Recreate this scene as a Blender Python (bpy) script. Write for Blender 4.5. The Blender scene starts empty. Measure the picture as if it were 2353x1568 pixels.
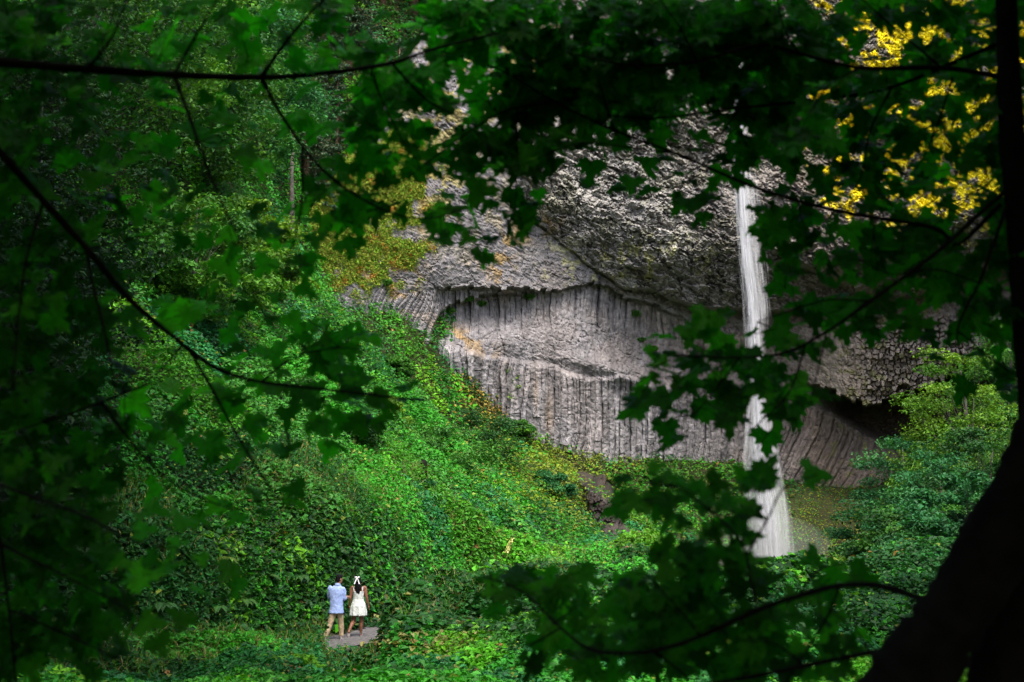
import bpy, math, random
import numpy as np
from mathutils import Vector, Matrix
rng = np.random.default_rng(7)
random.seed(7)
sc = bpy.context.scene
R = math.radians
# ------------------------------------------------------------------ camera, sky, sun, exposure
PITCH = R(6.0); FP = 3268.0; CU, CV = 1176.5, 784.0      # picture units of the photo as first viewed (2353 x 1568)
cam_d = bpy.data.cameras.new('camera'); cam = bpy.data.objects.new('camera', cam_d)
sc.collection.objects.link(cam); sc.camera = cam
cam.location = (0, 0, 0); cam.rotation_euler = (R(90) + PITCH, 0, 0)
cam_d.lens = 50; cam_d.sensor_width = 36; cam_d.clip_start = 0.1; cam_d.clip_end = 2000
cam_d.dof.use_dof = True; cam_d.dof.focus_distance = 62; cam_d.dof.aperture_fstop = 2.6
SUN_EL, SUN_AZ = 60, 165        # azimuth clockwise from +Y: light comes from behind the viewpoint, a little left
w = bpy.data.worlds.new('World'); sc.world = w; w.use_nodes = True
nt = w.node_tree; bg = nt.nodes['Background']
sky = nt.nodes.new('ShaderNodeTexSky'); sky.sky_type = 'NISHITA'; sky.sun_disc = False
sky.sun_elevation = R(SUN_EL); sky.sun_rotation = R(SUN_AZ); sky.air_density = 1.0; sky.dust_density = 4.0; sky.ozone_density = 0.6
nt.links.new(sky.outputs[0], bg.inputs[0]); bg.inputs[1].default_value = 0.15
sl = bpy.data.lights.new('sun', 'SUN'); sl.energy = 1.5; sl.angle = R(24); sl.color = (1, 0.95, 0.87)
so = bpy.data.objects.new('sun', sl); sc.collection.objects.link(so)
sd = Vector((math.sin(R(SUN_AZ)) * math.cos(R(SUN_EL)), math.cos(R(SUN_AZ)) * math.cos(R(SUN_EL)), math.sin(R(SUN_EL))))
so.rotation_euler = sd.to_track_quat('Z', 'Y').to_euler(); so.location = (0, -40, 60)
sc.view_settings.view_transform = 'Standard'; sc.view_settings.look = 'None'
sc.view_settings.exposure = 1.62; sc.view_settings.gamma = 1
cy = sc.cycles
cy.max_bounces = 6; cy.diffuse_bounces = 3; cy.glossy_bounces = 2; cy.transmission_bounces = 4
cy.transparent_max_bounces = 16; cy.volume_bounces = 1; cy.use_denoising = True
cy.caustics_reflective = False; cy.caustics_refractive = False

# ------------------------------------------------------------------ helpers
def P(u, v, d):
    """A direction of the view (u, v) at depth d metres -> world point(s)."""
    u, v, d = np.broadcast_arrays(np.asarray(u, float), np.asarray(v, float), np.asarray(d, float))
    x = (u - CU) / FP * d; zc = (CV - v) / FP * d
    return np.stack([x, d * math.cos(PITCH) - zc * math.sin(PITCH), d * math.sin(PITCH) + zc * math.cos(PITCH)], -1)
def project(p):
    p = np.asarray(p, float)
    d = p[..., 1] * math.cos(PITCH) + p[..., 2] * math.sin(PITCH)
    zc = -p[..., 1] * math.sin(PITCH) + p[..., 2] * math.cos(PITCH)
    dd = np.maximum(d, 0.01)
    return CU + p[..., 0] / dd * FP, CV - zc / dd * FP, d
def sm(x, a, b):
    t = np.clip((np.asarray(x, float) - a) / (b - a), 0, 1); return t * t * (3 - 2 * t)
def hsh(ix, iy, iz=0, s=0):
    h = (np.asarray(ix, np.int64) * 374761393 + np.asarray(iy, np.int64) * 668265263 + np.asarray(iz, np.int64) * 1442695041 + s * 974634777) & 0xffffffff
    h = ((h ^ (h >> 13)) * 1274126177) & 0xffffffff
    h = ((h ^ (h >> 16)) * 2246822519) & 0xffffffff
    return ((h ^ (h >> 15)) & 0xffffff) / float(0xffffff)
def vn(x, y, s=0):
    x = np.asarray(x, float); y = np.asarray(y, float)
    ix = np.floor(x); iy = np.floor(y); fx = x - ix; fy = y - iy
    fx = fx * fx * (3 - 2 * fx); fy = fy * fy * (3 - 2 * fy); ix = ix.astype(np.int64); iy = iy.astype(np.int64)
    a = hsh(ix, iy, 0, s); b = hsh(ix + 1, iy, 0, s); c = hsh(ix, iy + 1, 0, s); d = hsh(ix + 1, iy + 1, 0, s)
    return (a + (b - a) * fx) * (1 - fy) + (c + (d - c) * fx) * fy
def fbm(x, y, s=0, o=4, g=0.5):
    r = 0; a = 1; t = 0
    for k in range(o):
        r = r + a * vn(x * 2 ** k + 17.3 * k, y * 2 ** k - 9.1 * k, s + k); t += a; a *= g
    return r / t
def cells(x, y, s=0):
    """Jittered cells: (hash of the nearest cell, distance to it, difference to the second)."""
    ix = np.floor(x).astype(np.int64); iy = np.floor(y).astype(np.int64)
    best = np.full(x.shape, 9.0); sec = np.full(x.shape, 9.0); hv = np.zeros(x.shape); gx = np.zeros(x.shape); gy = np.zeros(x.shape)
    for i in (-1, 0, 1):
        for j in (-1, 0, 1):
            cx = ix + i; cyy = iy + j
            px = cx + 0.15 + 0.7 * hsh(cx, cyy, 1, s); py = cyy + 0.15 + 0.7 * hsh(cx, cyy, 2, s)
            d = np.hypot(px - x, py - y); m = d < best
            sec = np.where(m, best, np.minimum(sec, d))
            hv = np.where(m, hsh(cx, cyy, 3, s), hv)
            gx = np.where(m, x - px, gx); gy = np.where(m, y - py, gy)
            best = np.where(m, d, best)
    return hv, best, sec - best, gx, gy
def mk(name, V, F, mat=None, parent=None, fcol=None, vcol=None, smooth=False, link=True):
    V = np.asarray(V, np.float32); F = [np.asarray(f) for f in (F if isinstance(F, list) else [F])]
    F = [f for f in F if len(f)]
    me = bpy.data.meshes.new(name)
    me.vertices.add(len(V)); me.vertices.foreach_set('co', V.ravel())
    nl = sum(f.size for f in F); npy = sum(len(f) for f in F)
    me.loops.add(nl); me.loops.foreach_set('vertex_index', np.concatenate([f.ravel() for f in F]).astype(np.int32))
    tot = np.concatenate([np.full(len(f), f.shape[1]) for f in F]).astype(np.int32)
    me.polygons.add(npy); me.polygons.foreach_set('loop_start', (np.cumsum(tot) - tot).astype(np.int32))
    me.polygons.foreach_set('loop_total', tot)
    me.polygons.foreach_set('use_smooth', np.full(npy, bool(smooth)))
    for col, dom in ((fcol, 'FACE'), (vcol, 'POINT')):
        if col is not None:
            col = np.asarray(col, np.float32); c4 = np.ones((len(col), 4), np.float32); c4[:, :3] = col
            at = me.attributes.new('col', 'FLOAT_COLOR', dom); at.data.foreach_set('color', c4.ravel())
    me.update(calc_edges=True); me.validate()
    if mat: me.materials.append(mat)
    o = bpy.data.objects.new(name, me)
    if link: sc.collection.objects.link(o)
    if parent: o.parent = parent; o.matrix_parent_inverse = Matrix.Translation(-Vector(parent.location))
    return o
def tag(o, label, cat, group=None, kind=None):
    if label: o['label'] = label
    if cat: o['category'] = cat
    if group: o['group'] = group
    if kind: o['kind'] = kind
    return o
def empty(name, loc, label, cat, group=None):
    o = bpy.data.objects.new(name, None); sc.collection.objects.link(o); o.location = tuple(float(c) for c in loc)
    o.empty_display_size = 0.3
    return tag(o, label, cat, group)
class Acc:
    """Collects vertices and faces of tubes, balls and rings."""
    def __init__(s): s.V = []; s.Q = []; s.T = []; s.n = 0
    def add(s, V, Q=None, T=None):
        V = np.asarray(V, float); s.V.append(V)
        if Q is not None and len(Q): s.Q.append(np.asarray(Q) + s.n)
        if T is not None and len(T): s.T.append(np.asarray(T) + s.n)
        s.n += len(V)
    def tube(s, pts, rad, n=8, cap=True, flat=None):
        pts = np.asarray(pts, float); k = len(pts); rad = np.broadcast_to(np.asarray(rad, float), (k,))
        tan = np.gradient(pts, axis=0); tan /= np.linalg.norm(tan, axis=1)[:, None] + 1e-9
        ref = np.array([0, 0, 1.0]) if abs(tan[0][2]) < 0.9 else np.array([1.0, 0, 0])
        a = np.arange(n) * 2 * math.pi / n; V = []
        x = np.cross(tan[0], ref); x /= np.linalg.norm(x)
        for i in range(k):
            x = x - tan[i] * np.dot(x, tan[i]); x /= np.linalg.norm(x) + 1e-9; y = np.cross(tan[i], x)
            V.append(pts[i] + rad[i] * (np.cos(a)[:, None] * x + np.sin(a)[:, None] * y))
        V = np.concatenate(V)
        i, j = np.meshgrid(np.arange(k - 1), np.arange(n), indexing='ij'); i = i.ravel(); j = j.ravel(); j2 = (j + 1) % n
        Q = np.stack([i * n + j, i * n + j2, (i + 1) * n + j2, (i + 1) * n + j], 1)
        T = []
        if cap:
            V = np.concatenate([V, [pts[0], pts[-1]]]); c0 = k * n; c1 = c0 + 1
            for j in range(n):
                T.append([c0, (j + 1) % n, j]); T.append([c1, (k - 1) * n + j, (k - 1) * n + (j + 1) % n])
        s.add(V, Q, T)
    def rings(s, rows, n=28):
        """rows: (cx, cy, z, rx, ry) horizontal ellipses bottom to top, closed by caps."""
        a = np.arange(n) * 2 * math.pi / n; V = []
        for cx, cyy, z, rx, ry in rows:
            V.append(np.stack([cx + rx * np.cos(a), cyy + ry * np.sin(a), np.full(n, z)], 1))
        k = len(rows); V.append([[rows[0][0], rows[0][1], rows[0][2]], [rows[-1][0], rows[-1][1], rows[-1][2]]])
        i, j = np.meshgrid(np.arange(k - 1), np.arange(n), indexing='ij'); i = i.ravel(); j = j.ravel(); j2 = (j + 1) % n
        Q = np.stack([i * n + j, i * n + j2, (i + 1) * n + j2, (i + 1) * n + j], 1); T = []
        for j in range(n):
            T.append([k * n, (j + 1) % n, j]); T.append([k * n + 1, (k - 1) * n + j, (k - 1) * n + (j + 1) % n])
        s.add(np.concatenate(V), Q, T)
    def ball(s, c, r, rot=None, nu=20, nv=12):
        th = np.linspace(0, math.pi, nv + 1)[1:-1]; ph = np.arange(nu) * 2 * math.pi / nu
        V = np.array([[math.sin(t) * math.cos(p), math.sin(t) * math.sin(p), math.cos(t)] for t in th for p in ph] + [[0, 0, 1], [0, 0, -1]])
        V = V * np.asarray(r, float)
        if rot is not None: V = V @ np.array(rot).T
        k = nv - 1; i, j = np.meshgrid(np.arange(k - 1), np.arange(nu), indexing='ij'); i = i.ravel(); j = j.ravel(); j2 = (j + 1) % nu
        Q = np.stack([i * nu + j, (i + 1) * nu + j, (i + 1) * nu + j2, i * nu + j2], 1); T = []
        for j in range(nu):
            T.append([k * nu, j, (j + 1) % nu]); T.append([k * nu + 1, (k - 1) * nu + (j + 1) % nu, (k - 1) * nu + j])
        s.add(V + np.asarray(c, float), Q, T)
    def obj(s, name, mat, parent=None, smooth=True, vcol=None, link=True):
        F = []
        if s.Q: F.append(np.concatenate(s.Q))
        if s.T: F.append(np.concatenate(s.T))
        return mk(name, np.concatenate(s.V), F, mat, parent, smooth=smooth, vcol=vcol, link=link)
def nrmz(a): return a / (np.linalg.norm(a, axis=-1, keepdims=True) + 1e-9)
def leaf_quads(pos, nr, size, asp=0.62, fold=0.14):
    """Folded kite leaves: arrays (N,3), (N,3), (N,)."""
    N = len(pos); nr = nrmz(nr); r = nrmz(rng.normal(size=(N, 3)))
    t = nrmz(np.cross(nr, r)); b = np.cross(nr, t); s = np.asarray(size).reshape(-1, 1)
    V = np.empty((N, 4, 3))
    V[:, 0] = pos - t * s * 0.5; V[:, 1] = pos + b * s * asp * 0.5 - t * s * 0.08 + nr * s * fold
    V[:, 2] = pos + t * s * 0.5 - nr * s * fold * 0.8; V[:, 3] = pos - b * s * asp * 0.5 - t * s * 0.08 + nr * s * fold
    return V.reshape(-1, 3), np.arange(N * 4).reshape(N, 4)
# ------------------------------------------------------------------ materials
def mat_new(name):
    m = bpy.data.materials.new(name); m.use_nodes = True; n = m.node_tree; return m, n, n.nodes, n.links, n.nodes['Principled BSDF']
def leaf_mat(name, trans=0.35, rough=0.5, spec=0.3, tint=(1.25, 1.35, 0.45), tex=False, col=None):
    m, n, N, L, b = mat_new(name)
    if col is None:
        a = N.new('ShaderNodeAttribute'); a.attribute_name = 'col'; src = a.outputs['Color']
    else:
        a = N.new('ShaderNodeRGB'); a.outputs[0].default_value = (*col, 1); src = a.outputs[0]
    if tex:
        tc = N.new('ShaderNodeTexCoord'); no = N.new('ShaderNodeTexNoise'); no.inputs['Scale'].default_value = 28; no.inputs['Detail'].default_value = 3
        L.new(tc.outputs['Object'], no.inputs['Vector']); mr = N.new('ShaderNodeMapRange'); mr.inputs['To Min'].default_value = 0.55; mr.inputs['To Max'].default_value = 1.4
        L.new(no.outputs['Fac'], mr.inputs['Value']); mu = N.new('ShaderNodeVectorMath'); mu.operation = 'SCALE'
        L.new(src, mu.inputs[0]); L.new(mr.outputs[0], mu.inputs['Scale']); src = mu.outputs[0]
    L.new(src, b.inputs['Base Color']); b.inputs['Roughness'].default_value = rough; b.inputs['Specular IOR Level'].default_value = spec
    tr = N.new('ShaderNodeBsdfTranslucent'); mu = N.new('ShaderNodeVectorMath'); mu.operation = 'MULTIPLY'
    mu.inputs[1].default_value = tint; L.new(src, mu.inputs[0]); L.new(mu.outputs[0], tr.inputs['Color'])
    mx = N.new('ShaderNodeMixShader'); mx.inputs[0].default_value = trans
    L.new(b.outputs[0], mx.inputs[1]); L.new(tr.outputs[0], mx.inputs[2]); L.new(mx.outputs[0], N['Material Output'].inputs['Surface'])
    return m
def plain_mat(name, col, rough=0.8, spec=0.3, nscale=8, lo=0.7, hi=1.3, bump=0.0, bscale=None, attr=False, bdist=0.02, detail=6):
    m, n, N, L, b = mat_new(name)
    tc = N.new('ShaderNodeTexCoord'); no = N.new('ShaderNodeTexNoise'); no.inputs['Scale'].default_value = nscale; no.inputs['Detail'].default_value = detail
    L.new(tc.outputs['Object'], no.inputs['Vector']); mr = N.new('ShaderNodeMapRange'); mr.inputs['From Min'].default_value = 0.25; mr.inputs['From Max'].default_value = 0.75
    mr.inputs['To Min'].default_value = lo; mr.inputs['To Max'].default_value = hi; L.new(no.outputs['Fac'], mr.inputs['Value'])
    if attr: a = N.new('ShaderNodeAttribute'); a.attribute_name = 'col'; src = a.outputs['Color']
    else: a = N.new('ShaderNodeRGB'); a.outputs[0].default_value = (*col, 1); src = a.outputs[0]
    mu = N.new('ShaderNodeVectorMath'); mu.operation = 'SCALE'; L.new(src, mu.inputs[0]); L.new(mr.outputs[0], mu.inputs['Scale'])
    L.new(mu.outputs[0], b.inputs['Base Color']); b.inputs['Roughness'].default_value = rough; b.inputs['Specular IOR Level'].default_value = spec
    if bump:
        n2 = N.new('ShaderNodeTexNoise'); n2.inputs['Scale'].default_value = bscale or nscale; n2.inputs['Detail'].default_value = 8
        L.new(tc.outputs['Object'], n2.inputs['Vector']); bp = N.new('ShaderNodeBump'); bp.inputs['Strength'].default_value = bump; bp.inputs['Distance'].default_value = bdist
        L.new(n2.outputs['Fac'], bp.inputs['Height']); L.new(bp.outputs[0], b.inputs['Normal'])
    return m
M_leaf = leaf_mat('leaf_undergrowth', 0.30, 0.55, 0.22)
M_maple = leaf_mat('leaf_maple', 0.62, 0.5, 0.15, tint=(0.7, 1.7, 0.3), tex=True)
M_moss = leaf_mat('moss_tuft', 0.2, 0.8, 0.1)
M_needle = leaf_mat('needle', 0.15, 0.6, 0.2)
M_rock = plain_mat('basalt', None, 0.85, 0.25, 1.6, 0.62, 1.38, 0.9, 2.2, True, 0.35, 10)
M_boulder = plain_mat('boulder_stone', (0.13, 0.125, 0.135), 0.85, 0.25, 3, 0.6, 1.4, 0.7, 5, False, 0.1)
M_wet = plain_mat('wet_rock', None, 0.55, 0.5, 2.5, 0.5, 1.5, 0.9, 4, True, 0.2, 10)
M_ground = plain_mat('soil', None, 0.95, 0.1, 3, 0.6, 1.4, 0.5, 6, True, 0.1)
M_path = plain_mat('gravel_path', (0.115, 0.11, 0.108), 0.95, 0.15, 9, 0.45, 1.6, 0.6, 40, False, 0.02)
M_bark = plain_mat('bark_dark', (0.011, 0.010, 0.008), 0.95, 0.05, 9, 0.5, 1.6, 0.8, 14, False, 0.02)
M_barkg = plain_mat('bark_grey', (0.09, 0.085, 0.07), 0.9, 0.1, 3, 0.4, 1.5, 0.8, 6, False, 0.05)
M_barkr = plain_mat('bark_brown', (0.13, 0.085, 0.055), 0.9, 0.1, 4, 0.5, 1.5, 0.8, 6, False, 0.05)

# ------------------------------------------------------------------ ground: a height field through known points
CP = [ # (u, v, depth) in the view
 (0,1575,29),(100,1560,32),(400,1520,35),(800,1462,39.5),(980,1420,46),(1123,1379,55),(1300,1368,58),(1513,1362,59),(1700,1362,62),(1900,1370,63),
 (-200,1520,28),(300,1480,36.5),(600,1455,39.5),(800,1438,41.3),(950,1405,47.5),
 (-200,1300,29.5),(0,1300,33),(300,1300,38.2),(600,1250,42),(800,1300,43),(800,1150,48),(900,1250,48),(700,1150,46),
 (-200,900,36),(0,900,41),(300,1100,41.5),(300,900,47),(600,1000,52),(800,1000,57),(900,1100,60),(1000,1250,56),(1000,1150,66),
 (0,400,53),(300,600,57),(600,700,73),(800,850,76),(900,900,88),(950,1000,78),(1100,1250,64),(1100,1120,85),(1120,1000,112),
 (-200,-100,62),(300,300,70),(0,-200,72),(300,0,84),(560,400,95),(560,150,112),(600,-150,130),(300,-300,100),(750,750,98),(700,670,108),
 (680,740,124),(760,700,131),(850,745,137),(950,802,142),(1020,812,147),(1060,865,149),(1130,920,151),(1180,1005,153),(1240,1030,155),
 (600,520,116),(640,440,138),(700,300,148),(800,150,156),(870,20,162),(930,-150,170),
 (1200,1250,68),(1200,1120,98),(1300,1250,78),(1300,1110,115),(1330,1062,157),(1430,1052,162),(1430,1270,95),(1470,1150,140),(1550,1160,150),
 (1560,1040,166),(1690,1032,170),(1830,1085,172),(1950,1105,171),(2080,1115,166),(1600,1230,148),(1690,1260,150),(1760,1338,152),(1640,1330,140),(1700,1345,110),
 (1850,1310,148),(1900,1250,149),(1900,1160,158),(2000,1280,140),(1990,1180,152),(2100,1230,135),(1780,1408,76),(1780,1392,100),(1780,1372,125),(1640,1385,90),(1900,1385,84),(1900,1365,110),(2050,1360,90),(2200,1250,110),(2350,1250,90),(2300,1000,150),(2500,950,140),
 (2353,1480,42),(2600,1400,45),(2100,1440,46),(2700,1200,80),(1700,1470,44),(1300,1510,38),
]
cp = np.array([P(*c) for c in CP]); _d = np.array([c[2] for c in CP]); cp[:, 2] -= np.where((_d > 43) & (np.array([c[1] for c in CP]) < 1340), 0.45 + 0.0065 * _d, 0)
extra = np.array([(0,0,-1.7),(-12,-3,-1.4),(12,-3,-1.9),(0,-18,-1.2),(-25,-15,-1),(25,-15,-2),(0,10,-2.5),(-8,10,-2.3),(8,10,-2.6),(0,20,-3.7),(-6,20,-3.5),(8,20,-3.9),
  (-30,10,0),(-40,40,14),(-60,60,34),(40,20,-3),(60,60,5),(70,100,14),(60,150,22),(0,27,-4.2),(5,27,-4.2),(-60,120,58),(-60,0,10),(14,27,-4.2),(0,190,6),(-50,170,60),(50,190,12)])
cp = np.concatenate([cp, extra])
def tps_fit(c, lam=6.0):
    n = len(c); d = np.hypot(c[:, None, 0] - c[None, :, 0], c[:, None, 1] - c[None, :, 1]) + 1e-9
    K = d * d * np.log(d); K[np.arange(n), np.arange(n)] = lam
    Pm = np.concatenate([np.ones((n, 1)), c[:, :2]], 1)
    A = np.zeros((n + 3, n + 3)); A[:n, :n] = K; A[:n, n:] = Pm; A[n:, :n] = Pm.T
    return np.linalg.solve(A, np.concatenate([c[:, 2], [0, 0, 0]]))
W_ = tps_fit(cp)
def gz_raw(x, y):
    r = np.full(x.shape, W_[-3]) + W_[-2] * x + W_[-1] * y
    for k in range(len(cp)):
        d2 = (x - cp[k, 0]) ** 2 + (y - cp[k, 1]) ** 2 + 1e-9; r = r + W_[k] * d2 * 0.5 * np.log(d2)
    return r
GS = 0.4; GX0, GX1, GY0, GY1 = -80.0, 80.0, -24.0, 186.0
gx = np.arange(GX0, GX1, GS); gy = np.arange(GY0, GY1, GS); NX, NY = len(gx), len(gy)
cx_ = np.arange(GX0, GX1 + 2, 2.0); cy_ = np.arange(GY0, GY1 + 2, 2.0); CXg, CYg = np.meshgrid(cx_, cy_, indexing='ij')
Zc = gz_raw(CXg, CYg)
def bil(Z, x0, y0, st, x, y):
    fx = np.clip((x - x0) / st, 0, Z.shape[0] - 1.001); fy = np.clip((y - y0) / st, 0, Z.shape[1] - 1.001)
    i = fx.astype(int); j = fy.astype(int); a = fx - i; b = fy - j
    return (Z[i, j] * (1 - a) + Z[i + 1, j] * a) * (1 - b) + (Z[i, j + 1] * (1 - a) + Z[i + 1, j + 1] * a) * b
GXm, GYm = np.meshgrid(gx, gy, indexing='ij')
Zg = bil(Zc, GX0, GY0, 2.0, GXm, GYm)
def cubic(pts, m=12):
    p = np.asarray(pts, float); n = len(p); out = []
    q = np.concatenate([[2 * p[0] - p[1]], p, [2 * p[-1] - p[-2]]])
    for i in range(n - 1):
        a, b, c, d = q[i:i + 4]; t = np.linspace(0, 1, m, endpoint=False)[:, None]
        out.append(0.5 * (2 * b + (c - a) * t + (2 * a - 5 * b + 4 * c - d) * t ** 2 + (3 * b - a - 3 * c + d) * t ** 3))
    return np.concatenate(out + [p[-1:]])
# the footpath
pp = np.array([P(*c)[:2] for c in [(-500,1625,25),(-200,1590,28),(100,1562,32),(450,1515,35.5),(800,1463,39.3),(990,1418,46),(1123,1380,55),(1300,1369,58),(1513,1362,59.5),(1750,1350,66)]])
pc = cubic(pp, 10); pz = np.interp(np.arange(len(pc)), [0, len(pc)], [-4.15, -4.15])
sdm = np.full(GXm.shape, 99.0)
near = (GYm > 15) & (GYm < 80)
xs = GXm[near]; ys = GYm[near]; dm = np.full(xs.shape, 99.0)
for q in pc: dm = np.minimum(dm, np.hypot(xs - q[0], ys - q[1]))
sdm[near] = dm
wpath = 1 - sm(sdm, 1.0, 2.2)
Zg = Zg * (1 - wpath) + (-4.15) * wpath
Ug, Vg, Dg = project(np.stack([GXm, GYm, Zg], -1))
# shrub mounds standing on it
NSP = 9
mh = np.zeros_like(Zg); mid = np.zeros(Zg.shape, int); mrad = np.ones_like(Zg)
def stamp(cx, cyy, r, hgt, idn):
    i0 = max(0, int((cx - r - GX0) / GS)); i1 = min(NX, int((cx + r - GX0) / GS) + 2); j0 = max(0, int((cyy - r - GY0) / GS)); j1 = min(NY, int((cyy + r - GY0) / GS) + 2)
    if i1 <= i0 or j1 <= j0: return
    d = np.hypot(GXm[i0:i1, j0:j1] - cx, GYm[i0:i1, j0:j1] - cyy) / r
    h = hgt * np.sqrt(np.clip(1 - d * d, 0, 1)); m = h > mh[i0:i1, j0:j1]
    mh[i0:i1, j0:j1][m] = h[m]; mid[i0:i1, j0:j1][m] = idn
for k in range(9000):
    y = 18 + 150 * random.random() ** 1.15; x = (random.random() * 2 - 1) * (0.42 * y + 4)
    r = 0.5 + 1.5 * random.random() ** 2 + y * 0.008; hg = r * random.uniform(0.45, 1.0)
    if y > 140 and x > 10: hg *= 0.4
    stamp(x, y, r, hg, k + 1)
for k in range(420):
    y = random.uniform(46, 112); x = (random.random() * 2 - 1) * (0.40 * y); r = random.uniform(1.6, 3.4); stamp(x, y, r, r * random.uniform(.5, .85), 9100 + k)
front = GYm < np.interp(GXm, pc[:, 0], pc[:, 1]); gap = sm(Ug, 735, 755) * (1 - sm(Ug, 855, 905))
mh *= np.where(front, (1 - gap) * sm(sdm, .7, 2.2) + gap * sm(sdm, 2.4, 7.0), sm(sdm, 1.0, 2.2))
mh *= (0.45 + 0.55 * sm(GYm, 22, 32)) * (1 - 0.62 * sm(GYm, 85, 130))
mh *= 1 - 0.68 * sm(Ug, 1450, 1620) * sm(GYm, 44, 60)
mh += (0.5 + 0.25 * sm(GYm, 50, 90)) * fbm(GXm * 1.1, GYm * 1.1, 5, 3) * np.where(front & (gap > .1), sm(sdm, 2.4, 7.0), sm(sdm, .8, 2.2))
mh *= 1 - 0.6 * sm(Ug, 1560, 1620) * (1 - sm(Ug, 1920, 2000)) * sm(GYm, 46, 54)
mh *= 1 - .75 * gap * front * (GYm > 26)
Zs = Zg + mh           # top of the foliage
def gz(x, y): return bil(Zg, GX0, GY0, GS, np.asarray(x, float), np.asarray(y, float))
def sz(x, y): return bil(Zs, GX0, GY0, GS, np.asarray(x, float), np.asarray(y, float))
def hit(u, v, f=None, d0=24, d1=185):
    """Where the line of sight (u, v) meets the ground; (point, depth)."""
    f = f or gz; d = np.arange(d0, d1, 0.25); p = P(u, v, d); below = p[:, 2] < f(p[:, 0], p[:, 1])
    k = int(np.argmax(below)) if below.any() else len(d) - 1
    return p[k].copy(), d[k]
def on_ground(u, d):
    """Ground point at depth d in direction u."""
    z = 0.0
    for _ in range(6):
        v = CV - ((z - d * math.sin(PITCH)) / math.cos(PITCH)) / d * FP; p = P(u, v, d); z = float(gz(p[0], p[1]))
    return np.array([p[0], p[1], z])
# ground mesh (sits inside the foliage)
zz = Zg + mh * 0.62
gcol = np.empty((NX, NY, 3)); gcol[:] = (0.030, 0.034, 0.014)
n1 = fbm(GXm * 0.5, GYm * 0.5, 3)
gcol = gcol * (0.6 + 0.8 * n1[..., None])
gcol[sdm < 1.0] = (0.08, 0.075, 0.06)
ii, jj = np.meshgrid(np.arange(NX - 1), np.arange(NY - 1), indexing='ij'); ii = ii.ravel(); jj = jj.ravel()
Fg = np.stack([ii * NY + jj, (ii + 1) * NY + jj, (ii + 1) * NY + jj + 1, ii * NY + jj + 1], 1)
g = mk('ground', np.stack([GXm, GYm, zz], -1).reshape(-1, 3), Fg, M_ground, vcol=gcol.reshape(-1, 3), smooth=True); tag(g, None, None, kind='structure')
big = mk('terrain', [(-900, -900, -14), (900, -900, -14), (900, 900, -14), (-900, 900, -14)], np.array([[0, 1, 2, 3]]), M_ground, vcol=np.tile([(0.03, 0.035, 0.015)], (4, 1))); tag(big, None, None, kind='structure')
# path strip
tg = nrmz(np.gradient(pc, axis=0)); nn = np.stack([-tg[:, 1], tg[:, 0]], 1); rows = []
for k, off in enumerate(np.linspace(-0.95, 0.95, 9)):
    q = pc + nn * off + nn * (0.12 * (vn(np.arange(len(pc)) * 0.6, np.full(len(pc), float(k)), 8)[:, None] - 0.5)) * (abs(off) > 0.8)
    rows.append(np.stack([q[:, 0], q[:, 1], gz(q[:, 0], q[:, 1]) + 0.035 + 0.03 * (1 - abs(off))], 1))
rows = np.array(rows); kx, ky = rows.shape[:2]; i, j = np.meshgrid(np.arange(kx - 1), np.arange(ky - 1), indexing='ij'); i = i.ravel(); j = j.ravel()
pth = mk('path', rows.reshape(-1, 3), np.stack([i * ky + j, (i + 1) * ky + j, (i + 1) * ky + j + 1, i * ky + j + 1], 1), M_path, smooth=True); tag(pth, None, None, kind='structure')

# ------------------------------------------------------------------ cliff
st = 2.3; cu = np.arange(540, 2760, st); cv = np.arange(-560, 1230, st); U, V = np.meshgrid(cu, cv, indexing='ij')
def line(u, pts): a = np.array(pts, float); return np.interp(u, a[:, 0], a[:, 1])
wob = (fbm(U / 60, V / 60, 21, 4) - 0.5)
D = line(U, [(500,116),(600,122),(680,128),(760,134),(900,143),(1050,149),(1200,155),(1350,160),(1500,166),(1720,172),(1900,173),(2050,170),(2150,164),(2300,152),(2500,140),(2760,125)])
# slope of the wall away from the viewer at upper left, mossy shoulder
D += 0.004 * np.clip(520 - V, 0, 500) * (1 - sm(U, 900, 1300))
bnd = np.interp(V, [-260,0,100,200,330,400,500,600,700], [1090,1015,980,900,830,765,705,670,640]) + wob * 40
D += 26 * (1 - sm(U - bnd, -30, 14)) * (1 - sm(V, 560, 640))
# upper flow: swells out over the columns
bU = line(U, [(900,330),(1080,430),(1160,470),(1235,520),(1300,572),(1370,632),(1450,668),(1560,693),(1640,714),(1720,722),(1830,724),(1950,708),(2050,695),(2200,650),(2400,600),(2760,560)]) + wob * 22
tU = bU - V; aU = 3.2 * sm(U, 1150, 1225) + 6.0 * sm(U, 1300, 1560)
D -= aU * (0.4 * sm(tU, 0, 9) + 0.6 * sm(tU, 0, 150)) - 0.008 * np.clip(tU - 160, 0, 500)
up = sm(tU, -2, 4) * sm(U, 1150, 1240)
# second fold in the upper flow on the right
b2 = line(U, [(1600,420),(1750,560),(1850,625),(1960,672),(2080,690),(2300,640)]) + wob * 30; t2 = b2 - V
D -= 2.6 * sm(U, 1680, 1850) * (sm(t2, 0, 14) * 0.6 + 0.4 * sm(t2, 0, 90)) * (tU > 0)
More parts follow.
